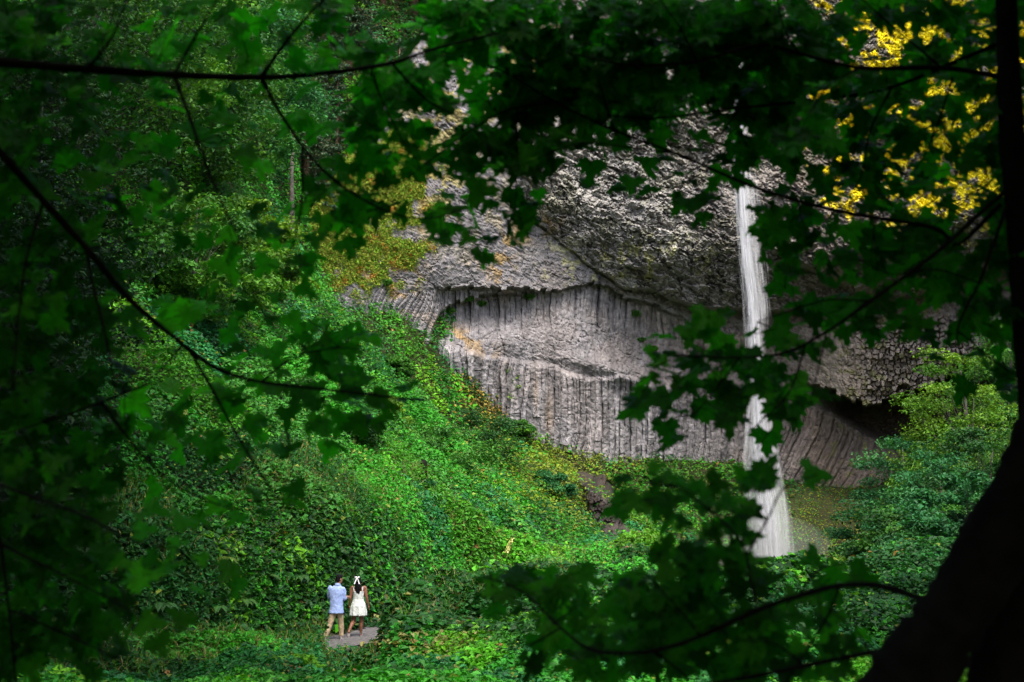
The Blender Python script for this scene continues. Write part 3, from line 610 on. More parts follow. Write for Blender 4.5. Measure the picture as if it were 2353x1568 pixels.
# right hand trees: (u, depth, height, width, palette)
RT = [
 (2085,104,11.5,4.4,G2,'bluish green maple with drooping leaf tiers right of the waterfall'),
 (2160,88,8.5,3.8,G2,'teal leaved young maple in front of the bluish one on the right'),
 (2235,98,16,5.0,G3,'yellow-green tree below the cave on the right'),
 (2330,108,18.5,4.8,G1,'tall leafy tree at the right edge beside the dark trunk'),
 (2150,70,5.0,3.4,G1,'low green bush tree at the lower right'),
 (2040,66,2.6,2.8,G3,'lowest bright green bush right of the waterfall foot'),
 (2290,74,8.5,3.8,G4,'dark green tree close behind the leaning trunk'),
 (2120,58,3.6,3.0,G4,'dark leafy bush tree under the arching bough at the lower right'),
 (1960,50,1.7,2.4,G4,'low dark bush tree under the arching bough, nearer the waterfall'),
 (2230,54,4.6,2.8,G2,'bluish dark tree glimpsed in the fork of the leaning trunk'),
 (1780,44,1.2,2.2,G4,'lowest dark bush tree at the bottom under the right hand leaves'),
]
for u_, d_, h_, w_, pl, lb in RT:
    b = on_ground(u_, d_)
    tree('broadleaf_tree', lb, b, h_, [(0, 0, h_ * 0.66, w_ * .8, w_ * .8, h_ * 0.32), (w_ * 0.35, -w_ * 0.3, h_ * 0.36, w_ * 0.9, w_ * 0.8, h_ * 0.24), (-w_ * 0.4, 0, h_ * 0.38, w_ * 0.8, w_ * 0.7, h_ * 0.24), (0, -w_ * .5, h_ * .2, w_ * 1.1, w_ * .8, h_ * .2)], 26000, 0.10 + 0.0015 * d_, pl, 0.020 * h_, M_barkg, 'tree', 'trees on the right bank', 150, flat=0.4, nb=.6)
# shrubs on the slope
SH = [
 (1150,935,None,4.6,2.0,G3,'sparse sapling leaning out from the slope edge against the grey columns','sapling'),
 (1060,1085,None,4.2,4.4,G4,'large dark green bush on the slope below the grey columns','bush'),
 (980,1110,None,3.0,3.0,G1,'mid green bush left of the large dark bush','bush'),
 (1312,1018,None,1.7,1.0,[(0.03,0.15,0.02)],'small bright shrub at the foot of the columns','shrub'),
 (860,1010,None,2.4,2.0,G3,'yellow-green rounded bush standing out in the middle of the bright slope','bush'),
 (760,1080,None,2.4,1.9,G4,'dark bush above the fern-covered bank, up the slope from the couple','bush'),
 (1240,1170,None,2.6,2.4,G2,'bluish bush on the slope left of the dark rock strip','bush'),
 (1100,1230,None,1.9,1.6,G3,'lime green bush just above the pale flower spike','bush'),
 (930,1200,None,2.0,1.6,G2,'teal bush on the slope above and right of the woman','bush'),
 (900,880,None,2.6,2.4,G1,'light green bush high on the slope beneath the left rock','bush'),
 (1290,1290,None,1.9,1.8,G1,'green bush at the bottom of the slope under the rock strip','bush'),
 (640,1010,None,2.6,2.0,G1,'shaded green bush on the slope behind the lowest dark bough','bush'),
 (1530,1120,None,2.2,2.0,G1,'small bright bush right of the dark rock strip','bush'),
 (1180,1010,None,2.2,2.2,G1,'green shrub at the ridge of the slope under the sapling','shrub'),
]
for u_, v_, _, h_, w_, pl, lb, ct in SH:
    b, d_ = hit(u_, v_, gz, 50)
    tree('sapling' if ct == 'sapling' else 'bush', lb, b, h_, [(0, 0, h_ * 0.55, w_, w_ * .8, h_ * 0.42)], 900 if ct == 'sapling' else 7000, 0.09 + 0.0013 * d_, pl, 0.03 * h_, M_bark, ct, None, 34, flat=0.45)
# plants growing on ledges of the rock
for u_, v_, r_, lb in [(1075,688,0.7,'longest green plant tuft under the arched ledge'),(1108,700,0.5,'second green tuft under the arched ledge'),(1218,683,0.55,'green tuft hanging at the top of the columns'),
                       (1458,722,0.65,'lone round plant on the column face'),(1476,783,0.45,'small plant low on the column face'),(1500,803,0.55,'yellow-green plant near the maple leaves'),(888,650,0.55,'dark green plant in the crack of the left rock'),(1035,715,0.5,'leftmost tuft at the end of the arched ledge')]:
    q, d_ = cliff_pt(u_, v_); q = q + (0, -0.25, 0); e = empty('ledge_plant', q, lb + ', growing on the cliff', 'plant', 'plants growing on the cliff ledges')
    n = 420; r = nrmz(rng.normal(size=(n, 3))) * rng.random((n, 1)) ** 0.4 * (r_ * 1.3, r_ * 0.6, r_ * 0.6)
    Vq, Fq = leaf_quads(q + r, rng.normal(size=(n, 3)) * .5 + (0, -.3, .8), rng.uniform(.12, .3, n), .6)
    mk('foliage', Vq, Fq, M_leaf, e, fcol=np.asarray(G3 if '-' in lb else G1)[rng.integers(0, 3, n)] * (0.6 + .8 * rng.random((n, 1))))
    a = Acc()
    for k in range(6): a.tube([q + (0, .3, -r_ * .3), q + r[k] * .5, q + r[k]], [.03, .02, .008], 4)
    a.obj('stem', M_bark, e)
# boulders at the foot of the columns
def boulder(c_, r_, lb, grp='boulders at the foot of the columns', mat=None):
    a = Acc(); a.ball((0, 0, 0), (1, 1, 1), nu=40, nv=24); V_ = np.concatenate(a.V)
    for k in range(9):
        nrm = nrmz(rng.normal(size=3)); dcut = rng.uniform(0.55, 0.9); s_ = V_ @ nrm; V_ -= np.outer(np.clip(s_ - dcut, 0, 9), nrm)
    V_ *= 1 + 0.08 * (fbm(V_[:, 0] * 3 + V_[:, 2] * 2, V_[:, 1] * 3, int(c_[0] * 7) % 50)[:, None] - .5)
    a.V = [V_ * r_ + c_]; o = a.obj('boulder', mat or M_boulder, smooth=False); tag(o, lb, 'boulder', grp)
for u_, v_, r_, lb in [(1290,1022,(0.9,0.7,0.55),'pale flat boulder beside the small bright shrub under the columns'),(1310,1035,(0.6,0.5,0.4),'small boulder just below the pale flat one'),(1395,1038,(0.85,0.7,0.6),'dark rounded boulder at the middle of the column foot'),
                    (1440,1040,(1.0,0.8,0.65),'grey boulder at the right end of the column foot'),(1365,1040,(0.6,.5,.45),'smaller grey boulder left of the dark rounded one'),(1265,1008,(0.5,.45,.4),'leftmost small boulder at the ridge by the columns'),(1475,1045,(0.6,.5,.4),'low stone at the far right of the boulder row')]:
    q, d_ = hit(u_, v_, sz, 120); boulder(q + (0, -0.1, 0.0), np.array(r_) * .95, lb)
# ferns on the bank
def fern(label, q, n, L, colr, out):
    L *= .7; e = empty('fern', q, label, 'fern', 'ferns on the bank'); 
    for k in range(n):
        an = out + rng.uniform(-1.1, 1.1); dr = np.array([math.cos(an), math.sin(an), 0]); l_ = L * rng.uniform(.75, 1.15); t = np.linspace(0, 1, 26)
        sp = q + dr * (t * l_ * .85)[:, None] + np.stack([0 * t, 0 * t, l_ * (0.75 * t - 0.85 * t ** 2)], 1); sd = np.array([-dr[1], dr[0], 0]); V_ = []; F_ = []
        for m in range(2, 26):
            pl_ = l_ * 0.20 * math.sin(math.pi * min(1, (t[m] * .9 + .12))) + .01
            for s_ in (-1, 1):
                b0 = sp[m]; w_ = l_ * 0.014; fw = nrmz(sp[m] - sp[m - 1]); tp_ = b0 + sd * s_ * pl_ + fw * pl_ * .3 - np.array([0, 0, pl_ * .15]); i0 = len(V_)
                V_ += [b0 - fw * w_, b0 + fw * w_, (b0 + tp_) / 2 + fw * w_ * 1.3, tp_, (b0 + tp_) / 2 - fw * w_ * 1.3]; F_.append([i0, i0 + 1, i0 + 2, i0 + 3, i0 + 4])
        mk('frond', V_, np.array(F_), M_leaf, e, fcol=np.tile(np.asarray(colr) * rng.uniform(.8, 1.2), (len(F_), 1)))
for u_, v_, n, L, colr, lb in [(512,1290,6,1.0,(0.13,0.2,0.03),'pale yellow-green fern with broad fronds on the bank left of the couple'),(560,1385,7,.9,(.06,.16,.03),'green fern low on the bank between the path and the pale fern'),(372,1395,7,1.1,(.04,.12,.03),'dark fern at the lower left of the bank'),
                     (505,1400,6,.8,(.05,.15,.03),'small fern beside the footpath left of the couple'),(690,1330,6,.9,(.05,.14,.03),'fern close behind the man in the blue shirt'),(955,1285,6,.8,(.07,.17,.03),'fern on the bank above and right of the woman'),(610,1330,6,.9,(.06,.15,.03),'mid green fern in the middle of the bank'),(400,1210,6,1.0,(.09,.18,.03),'light fern high on the shaded bank')]:
    q, d_ = hit(u_, v_, sz, 28); fern(lb, q + (0, -.1, .02), n, L, colr, -1.57)
# pale flowering stalk and a dark stump
q, d_ = hit(1160, 1300, sz, 40); e = empty('flowering_plant', q, 'pale yellow flower spike rising from the green slope right of the couple', 'flower'); a = Acc()
a.tube([q - (0, 0, .3), q + (0.05, 0, .5), q + (.28, 0, 1.0)], [.02, .015, .008], 6); a.obj('stem', M_leaf if False else M_bark, e)
n = 420; t = rng.random(n); pos = q + np.stack([(.02 + .27 * t ** 1.5), 0 * t, .35 + .7 * t], 1) + rng.normal(size=(n, 3)) * .035
Vq, Fq = leaf_quads(pos, rng.normal(size=(n, 3)), rng.uniform(.06, .11, n), .7); mk('flower', Vq, Fq, M_moss, e, fcol=np.tile([(0.62, 0.62, 0.25)], (n, 1)))
q, d_ = hit(972, 1078, sz, 50); a = Acc(); a.tube([q - (0, 0, .6), q + (0, 0, .15), q + (.03, 0, .25), q + (.05, 0, .38)], [.2, .16, .15, .07], 12); o = a.obj('tree_stump', M_bark); tag(o, 'dark broken stump poking out of the bushes on the slope', 'stump')

# ------------------------------------------------------------------ waterfall
m, n_, N, L, b = mat_new('falling_water'); b.inputs['Base Color'].default_value = (0.9, 0.91, 0.95, 1); b.inputs['Roughness'].default_value = 0.6
at = N.new('ShaderNodeAttribute'); at.attribute_name = 'col'; tp_ = N.new('ShaderNodeBsdfTransparent'); mx = N.new('ShaderNodeMixShader'); tl = N.new('ShaderNodeBsdfTranslucent'); tl.inputs[0].default_value = (0.9, 0.91, 0.95, 1)
m2 = N.new('ShaderNodeMixShader'); m2.inputs[0].default_value = 0.4; L.new(b.outputs[0], m2.inputs[1]); L.new(tl.outputs[0], m2.inputs[2])
L.new(at.outputs['Fac'], mx.inputs[0]); L.new(tp_.outputs[0], mx.inputs[1]); L.new(m2.outputs[0], mx.inputs[2]); L.new(mx.outputs[0], N['Material Output'].inputs['Surface']); M_water = m
FC = [(-700,1684),(100,1691),(350,1702),(480,1708),(600,1717),(700,1730),(800,1737),(900,1741),(1000,1746),(1100,1752),(1200,1766),(1345,1776)]
FW = [(-700,8),(100,9),(350,11),(480,13),(600,13),(700,12),(850,12),(950,15),(1050,22),(1150,26),(1250,28),(1345,26)]
def falls_strands(n, v0r, Lr, wr, al, sig, drift=0, dsp=1.0):
    Vs_, Fs_, Cs_ = [], [], []; k = 9
    for q in range(n):
        v0 = rng.uniform(*v0r); L_ = rng.uniform(*Lr); vv_ = np.linspace(v0, min(v0 + L_, 1350), k); s_ = rng.normal() * sig; s_ = (s_ if abs(s_) < 1.9 else rng.uniform(-1, 1)) + drift * rng.random()
        cu_ = line(vv_, FC); hw = line(vv_, FW); uu_ = cu_ + s_ * hw + rng.normal() * 1.0 + np.linspace(0, rng.normal() * 2.5, k)
        dd_ = 157 - 3 * sm(vv_, -200, 500) + rng.normal() * hw * 0.03 * dsp; p = P(uu_, vv_, dd_)
        an = rng.uniform(-1.2, 1.2); wv = np.array([math.cos(an), math.sin(an), 0]) * rng.uniform(*wr); pr_ = np.sin(np.linspace(0.06, math.pi - 0.06, k)) ** 0.6
        i0 = len(Vs_) * 2 * k; Vs_.append(np.concatenate([p - wv * pr_[:, None], p + wv * pr_[:, None]]))
        for t in range(k - 1): Fs_.append([i0 + t, i0 + t + 1, i0 + k + t + 1, i0 + k + t]); Cs_.append(al * rng.uniform(.5, 1.3) if t else 0)
        a_ = al * rng.uniform(.5, 1.2); Cs_[-(k - 1):] = list(np.clip(a_ * np.sin(np.linspace(.25, math.pi - .25, k - 1)), 0, .95))
    cc = np.array(Cs_)[:, None] * np.ones((1, 3)); return np.concatenate(Vs_), np.array(Fs_), cc
A1 = falls_strands(1900, (-540, 1300), (50, 200), (0.04, 0.14), 0.34, 0.42)
A2 = falls_strands(2200, (-200, 1290), (30, 130), (0.03, 0.10), 0.15, 1.05)
A3 = falls_strands(700, (380, 700), (30, 110), (0.03, 0.10), 0.12, 0.5, 2.6)
A4 = falls_strands(2200, (860, 1310), (25, 100), (0.04, 0.13), 0.13, 1.5)
o0 = len(A1[0]); o1_ = o0 + len(A2[0]); o2 = o1_ + len(A3[0])
wf = mk('waterfall', np.concatenate([A1[0], A2[0], A3[0], A4[0]]), np.concatenate([A1[1], A2[1] + o0, A3[1] + o1_, A4[1] + o2]), M_water, fcol=np.concatenate([A1[2], A2[2], A3[2], A4[2]])); tag(wf, None, None, kind='structure')
mv = bpy.data.materials.new('spray'); mv.use_nodes = True; N = mv.node_tree.nodes; N.remove(N['Principled BSDF']); pv_ = N.new('ShaderNodeVolumePrincipled'); pv_.name = 'Principled Volume'; pv_.inputs['Density'].default_value = 0.028; pv_.inputs['Color'].default_value = (.95, .97, 1, 1)
mv.node_tree.links.new(pv_.outputs[0], N['Material Output'].inputs['Volume'])
def veil(v0, v1, k_, den, du=0):
    m_ = mv.copy(); m_.node_tree.nodes['Principled Volume'].inputs['Density'].default_value = den
    vv_ = np.linspace(v0, v1, 26); a = Acc(); hw = line(vv_, FW) * 0.0478 * k_; a.tube(P(line(vv_, FC) + du, vv_, 157 - 3 * sm(vv_, -200, 500)), hw * (0.55 + .45 * np.sin(np.linspace(.3, math.pi - .5, 26)) ** .5) * (1 + .10 * (vn(vv_ / 40, 0 * vv_, 3) - .5)), 24)
    o = a.obj('spray', m_, wf); return o
veil(-555, 1340, 0.85, 1.0); veil(430, 1340, 1.5, 0.05, 6); veil(900, 1340, 1.8, 0.05, 6)
a = Acc(); q = P(1775, 1290, 150.5); a.ball(q, (7.0, 3.0, 5.0), nu=24, nv=16); o = a.obj('mist', mv); tag(o, 'pale spray cloud drifting around the foot of the waterfall', 'mist', kind='stuff')
# pool
a = Acc(); q = P(1765, 1345, 150); mp = plain_mat('pool_water', (0.02, 0.03, 0.028), 0.12, 0.5, 3, .8, 1.2, .4, 6)
th = np.linspace(0, 2 * math.pi, 40, endpoint=False); V_ = np.stack([q[0] + 10 * np.cos(th) * (1 + .1 * np.sin(3 * th)), q[1] + 6 * np.sin(th), np.full(40, q[2] - .1)], 1)
o = mk('pool', V_, np.arange(40).reshape(1, 40), mp); tag(o, None, None, kind='structure')

# ------------------------------------------------------------------ people
def bake(acc, name, mat, parent, vox=0.009, smooth_it=5, wr=None):
    o = acc.obj('tmp', None, None, smooth=True); md = o.modifiers.new('r', 'REMESH'); md.mode = 'VOXEL'; md.voxel_size = vox; md.use_smooth_shade = True
    s_ = o.modifiers.new('s', 'SMOOTH'); s_.factor = 0.5; s_.iterations = smooth_it
    dg = bpy.context.evaluated_depsgraph_get(); me = bpy.data.meshes.new_from_object(o.evaluated_get(dg)); bpy.data.objects.remove(o)
    if wr:
        n = len(me.vertices); c_ = np.empty(n * 3, np.float32); me.vertices.foreach_get('co', c_); c_ = c_.reshape(-1, 3); nn_ = np.empty(n * 3, np.float32); me.vertices.foreach_get('normal', nn_); nn_ = nn_.reshape(-1, 3)
        c_ += nn_ * wr(c_)[:, None]; me.vertices.foreach_set('co', c_.ravel()); me.update()
    me.name = name; me.materials.clear(); me.materials.append(mat); o = bpy.data.objects.new(name, me); sc.collection.objects.link(o); o.parent = parent
    for p_ in me.polygons: p_.use_smooth = True
    return o
def hand(a, wrist, dr, side, curl=0.35, s=1.0):
    """Palm, four unequal bent fingers and a thumb leaving the side of the palm."""
    dr = nrmz(np.asarray(dr, float)); sd = nrmz(np.asarray(side, float) - dr * np.dot(side, dr)); nn_ = np.cross(dr, sd); w_ = np.asarray(wrist, float)
    a.tube([w_, w_ + dr * .03 * s, w_ + dr * .085 * s], [.022 * s, .028 * s, .026 * s], 10)
    a.ball(w_ + dr * .055 * s, (.024 * s, .024 * s, .03 * s))
    for k, (o_, l_) in enumerate(((-.026, .068), (-.009, .078), (.009, .072), (.026, .056))):
        p0 = w_ + dr * .08 * s + sd * o_ * s; p1 = p0 + (dr * math.cos(curl) + nn_ * math.sin(curl)) * l_ * .5 * s; p2 = p1 + (dr * math.cos(curl * 2.2) + nn_ * math.sin(curl * 2.2)) * l_ * .5 * s
        a.tube([p0 - dr * .02, p0, p1, p2], [.009 * s, .0095 * s, .0085 * s, .007 * s], 8)
    p0 = w_ + dr * .025 * s - sd * .02 * s; p1 = p0 + (dr * .6 - sd * .75 + nn_ * .2) * .035 * s; p2 = p1 + (dr * .9 - sd * .2 + nn_ * .3) * .03 * s; a.tube([p0, p1, p2], [.012 * s, .0105 * s, .008 * s], 8)
def head(a, c_, yaw, s=1.0, tilt=0.0):
    cz, sn = math.cos(yaw), math.sin(yaw); Rz = np.array([[cz, -sn, 0], [sn, cz, 0], [0, 0, 1]]); T = np.array([[1, 0, 0], [0, math.cos(tilt), -math.sin(tilt)], [0, math.sin(tilt), math.cos(tilt)]]); Rr = Rz @ T
    f = lambda p: np.asarray(c_) + Rr @ (np.asarray(p, float) * s)
    a.ball(f((0, -.01, .02)), np.array((.077, .095, .10)) * s, Rr); a.ball(f((0, .03, -.045)), np.array((.056, .062, .068)) * s, Rr)      # skull, jaw; face towards +y
    a.ball(f((0, .062, -.09)), np.array((.026, .024, .022)) * s, Rr)                       # chin
    a.tube([f((0, .085, .012)), f((0, .105, -.018)), f((0, .108, -.03))], [.009 * s, .012 * s, .013 * s], 8)   # nose
    a.ball(f((0, .087, .028)), np.array((.05, .012, .012)) * s, Rr)                          # brow
    a.ball(f((0, .09, -.055)), np.array((.024, .012, .007)) * s, Rr); a.ball(f((0, .088, -.067)), np.array((.021, .012, .008)) * s, Rr)   # lips
    for sx in (-1, 1):
        a.ball(f((sx * .03, .083, .008)), np.array((.013, .01, .009)) * s, Rr)
        a.ball(f((sx * .079, -.005, -.008)), np.array((.012, .02, .032)) * s, Rr)
    return f, Rr
M_skinm = plain_mat('skin_tan', (0.30, 0.15, 0.09), .55, .3, 20, .9, 1.1); M_skinw = plain_mat('skin_brown', (0.20, 0.085, 0.05), .5, .35, 20, .9, 1.1)
M_hair = plain_mat('hair_black', (0.006, 0.005, 0.007),   .8, .08, 60, .6, 1.4, .4, 120, False, .004)
M_shirt = plain_mat('shirt_blue', (0.30, 0.40, 0.70), .85, .2, 9, .88, 1.1, .4, 26, False, .01); M_trou = plain_mat('trousers_khaki', (0.40, 0.31, 0.20), .9, .15, 9, .85, 1.1, .5, 22, False, .01)
M_dress = plain_mat('dress_white', (0.58, 0.62, 0.60), .85, .2, 9, .92, 1.06, .3, 24, False, .008); M_shoe = plain_mat('shoe', (0.25, 0.22, 0.21), .7, .3, 20, .8, 1.2); M_sole = plain_mat('sole', (.6, .6, .6), .7, .3, 20, .9, 1.1)
M_ribbon = plain_mat('ribbon_white', (0.85, 0.85, 0.88), .6, .3, 10, .95, 1.05); M_phone = plain_mat('phone_black', (.01, .01, .012), .25, .5, 5, .9, 1.1)
# the man
pm = np.array([P(764, 1456, 39.3)[0] + .07, P(764, 1456, 39.3)[1], 0]); pm[2] = gz(pm[0], pm[1]) + 0.05
man = empty('person', pm, 'man in light blue shirt and khaki trousers, head turned to the woman', 'person', 'couple on the footpath')
a = Acc(); W = lambda *p: np.array(p, float)
f, Rm = head(a, W(.10, .03, 1.655), -0.85, 1.0, -0.12)
a.tube([W(.03, 0, 1.42), W(.07, .01, 1.52), W(.10, .02, 1.60)], [.062, .056, .054], 14)
a.rings([(.03,0,.78,.15,.10),(.03,0,.90,.165,.115),(.02,0,1.02,.15,.10),(.02,0,1.15,.155,.105),(.02,0,1.30,.185,.115),(.03,0,1.40,.17,.10),(.04,0,1.46,.09,.07)])
LH, LK, LA = W(-.05, 0, .86), W(-.12, -.02, .47), W(-.255, -.10, .09)
RH, RK, RA = W(.11, 0, .86), W(.145, .08, .48), W(.165, .10, .10)
for h_, k_, an_ in ((LH, LK, LA), (RH, RK, RA)): a.tube(cubic([h_, k_, an_], 8), np.interp(np.linspace(0, 1, 17), [0, .5, .7, 1], [.088, .056, .056, .036]), 14)
SR, ER, WR_ = W(.215, 0, 1.385), W(.235, .03, 1.11), W(.285, .17, 1.16)
SLm, EL, WL = W(-.165, 0, 1.43), W(-.18, .10, 1.14), W(.03, .27, 1.17)
for s_, e_, w_ in ((SR, ER, WR_), (SLm, EL, WL)): a.tube(cubic([s_, e_, w_], 8), np.interp(np.linspace(0, 1, 17), [0, .5, 1], [.055, .042, .028]), 12)
hand(a, WR_, W(.5, .6, -.05), W(0, 0, 1), .7); hand(a, WL, W(.8, .6, .1), W(0, 0, -1), .8)
for an_, yw in ((LA, 0.0), (RA, 0.05)): a.ball(an_ + W(0, .05, -.055), (.042, .115, .035))
bake(a, 'body', M_skinm, man, .0085)
def wrk(k, amp, sx=14, sz_=5): return lambda c_: amp * (fbm(c_[:, 0] * sx + c_[:, 2] * sz_ + c_[:, 1] * 9, c_[:, 2] * sx * .8 - c_[:, 0] * 6, k, 3) - .5)
a = Acc(); a.rings([(.025,0,.725,.215,.15),(.03,0,.80,.205,.145),(.03,0,.90,.19,.135),(.02,0,1.02,.185,.13),(.02,0,1.15,.19,.13),(.02,0,1.30,.215,.135),(.03,0,1.38,.21,.125),(.04,0,1.44,.16,.10),(.055,0,1.485,.09,.075)])
a.tube(cubic([W(.15,0,1.40), W(.225, 0, 1.36), ER + W(.005, -.01, .02), (ER + WR_) / 2], 8), np.interp(np.linspace(0, 1, 25), [0, .3, .7, 1], [.05, .062, .062, .055]), 16)
a.tube(cubic([W(-.1,0,1.42), W(-.165, 0, 1.40), EL + W(0, -.01, .02), (EL + WL) / 2], 8), np.interp(np.linspace(0, 1, 25), [0, .3, .7, 1], [.05, .062, .06, .054]), 16)
bake(a, 'shirt', M_shirt, man, .009, 4, wrk(3, .02))
a = Acc(); a.tube([W(.055, -.01, 1.475), W(.065, -.005, 1.515), W(.07, 0, 1.535)], [.082, .078, .074], 18); bake(a, 'collar', M_shirt, man, .008, 2)
a = Acc(); a.rings([(.03,0,.72,.165,.12),(.03,0,.80,.175,.125),(.03,0,.90,.165,.115)])
for h_, k_, an_ in ((LH + W(.0,0,-.03), LK, LA + W(0, 0, .0)), (RH + W(0,0,-.03), RK, RA)): a.tube(cubic([h_, k_, an_], 8), np.interp(np.linspace(0, 1, 17), [0, .5, .8, 1], [.105, .079, .075, .072]), 16)
bake(a, 'trousers', M_trou, man, .009, 4, wrk(9, .03))
for an_ in (LA, RA):
    a = Acc(); a.ball(an_ + W(0, .06, -.05), (.052, .135, .04)); a.ball(an_ + W(0, -.01, -.02), (.05, .055, .05)); sh = bake(a, 'shoe', M_shoe, man, .008, 2)
    a = Acc(); a.ball(an_ + W(0, .06, -.078), (.055, .14, .014)); bake(a, 'sole', M_sole, sh, .006, 1)
a = Acc(); a.ball(f((0, -.022, .038)), (.087, .098, .092), Rm); a.ball(f((0, -.05, -.03)), (.078, .062, .072), Rm); a.ball(f((0, .045, .085)), (.065, .045, .04), Rm); bake(a, 'hair', M_hair, man, .008, 2, wrk(5, .014, 40, 20))
q = WL + W(.16, .11, .03); a = Acc(); a.tube([q, q + W(.0, .03, .14)], [.006, .006], 4)
# phone held in his hands: a thing of its own
V_ = np.array([(x_, y_, z_) for x_ in (-.036, .036) for y_ in (-.005, .005) for z_ in (-.072, .072)]); V_ = V_ + pm + W(.20, .30, 1.21)
me_f = np.array([[0,1,3,2],[4,6,7,5],[0,4,5,1],[2,3,7,6],[0,2,6,4],[1,5,7,3]])
ph_ = mk('phone', V_, me_f, M_phone); tag(ph_, 'black phone held up in front of the man in the blue shirt', 'phone'); bv_ = ph_.modifiers.new('b', 'BEVEL'); bv_.width = .003; bv_.segments = 2
# the woman
q = P(826, 1449, 40.2); pw = np.array([q[0] - .04, q[1], 0]); pw[2] = gz(pw[0], pw[1]) + 0.05
wom = empty('person', pw, 'woman in a short white sundress with a white bow in her long black hair', 'person', 'couple on the footpath')
a = Acc(); f, Rw = head(a, W(-.02, .02, 1.545), 0.0, .95, -0.10)
a.tube([W(0, 0, 1.34), W(0, .0, 1.42), W(-.01, .01, 1.50)], [.055, .047, .046], 14)
a.rings([(0,0,.76,.16,.13),(0,0,.86,.195,.14),(0,0,.96,.165,.115),(0,0,1.08,.13,.095),(0,0,1.20,.15,.105),(0,0,1.30,.17,.10),(0,0,1.355,.145,.08),(0,0,1.39,.07,.06)])
LH, LK, LA = W(-.085, 0, .84), W(-.125, .0, .45), W(-.22, -.22, .20); RH, RK, RA = W(.085, 0, .84), W(.085, .04, .46), W(.075, .05, .09)
for h_, k_, an_ in ((LH, LK, LA), (RH, RK, RA)): a.tube(cubic([h_, k_, k_ * .55 + an_ * .45 + W(0, -.015, 0), an_], 8), np.interp(np.linspace(0, 1, 25), [0, .33, .6, 1], [.095, .062, .062, .034]), 16)
SL_, EL, WL = W(-.185, 0, 1.345), W(-.225, -.01, 1.07), W(-.262, .05, .86); SR, ER, WR_ = W(.185, 0, 1.345), W(.235, -.02, 1.08), W(.285, .03, .86)
for s_, e_, w_ in ((SL_, EL, WL), (SR, ER, WR_)): a.tube(cubic([s_ - W(np.sign(s_[0]) * .04, 0, -.0), s_, e_, w_], 8), np.interp(np.linspace(0, 1, 25), [0, .33, .66, 1], [.055, .055, .043, .027]), 14)
hand(a, WL, W(.05, .1, -1), W(0, 1, 0), .3, .92); hand(a, WR_, W(.08, .1, -1), W(0, 1, 0), .3, .92)
a.ball(RA + W(0, .055, -.05), (.038, .11, .03)); a.tube([LA, LA + W(-.01, -.045, -.05), LA + W(-.015, .0, -.15)], [.034, .036, .02], 12)
bake(a, 'body', M_skinw, wom, .0085)
a = Acc(); nF = 44; th = np.arange(nF) * 2 * math.pi / nF; rw = []
for z_, rx, ry, pl_ in ((.585,.235,.19,.018),(.66,.232,.185,.016),(.75,.228,.175,.012),(.86,.212,.16,.006),(.96,.18,.13,.002),(1.07,.145,.108,0),(1.16,.155,.113,0),(1.24,.165,.115,0),(1.265,.16,.112,0)):
    r_ = 1 + pl_ * 5 * np.sin(9 * th + 1.3) + pl_ * 2 * np.sin(17 * th); rw.append(np.stack([rx * r_ * np.cos(th), ry * r_ * np.sin(th), np.full(nF, z_)], 1))
V_d = np.concatenate(rw + [[[0, 0, .585], [0, 0, 1.265]]]); k = 9; i, j = np.meshgrid(np.arange(k - 1), np.arange(nF), indexing='ij'); i = i.ravel(); j = j.ravel(); j2 = (j + 1) % nF
a.add(V_d, np.stack([i * nF + j, i * nF + j2, (i + 1) * nF + j2, (i + 1) * nF + j], 1), [[k * nF, (t + 1) % nF, t] for t in range(nF)] + [[k * nF + 1, (k - 1) * nF + t, (k - 1) * nF + (t + 1) % nF] for t in range(nF)])
a.ball((0, -.07, .84), (.17, .10, .11)); dr_ = bake(a, 'dress', M_dress, wom, .009, 2, wrk(15, .018))
for sx in (-1, 1):
    a = Acc(); a.tube(cubic([W(sx * .115, -.10, 1.245), W(sx * .125, -.088, 1.32), W(sx * .125, -.03, 1.385), W(sx * .12, .05, 1.36), W(sx * .11, .10, 1.25)], 6), .011, 8); a.obj('strap', M_dress, dr_)
a = Acc()
for t in np.linspace(0, 2 * math.pi, 30): pass
a.tube([W(.148 * math.cos(t), .111 * math.sin(t), 1.072) for t in np.linspace(0, 2 * math.pi, 36)], .007, 6); a.obj('waistband', M_dress, dr_)
a = Acc(); a.ball(f((0, -.02, .045)), (.09, .105, .09), Rw); a.rings([(.0,-.075,1.245,.03,.02),(.01,-.09,1.30,.085,.035),(0,-.09,1.37,.095,.045),(-.01,-.075,1.44,.09,.05),(-.015,-.055,1.52,.095,.065),(-.018,-.03,1.60,.085,.08)])
a.tube([W(-.03, -.09, 1.33), W(-.03, -.10, 1.24), W(-.02, -.10, 1.19)], [.05, .03, .01], 8); a.tube([W(.03, -.09, 1.36), W(.02, -.10, 1.22), W(.015, -.105, 1.15)], [.05, .028, .008], 8)
hr = bake(a, 'hair', M_hair, wom, .008, 2, wrk(25, .016, 36, 4))
a = Acc(); c_ = W(-.03, -.115, 1.655)
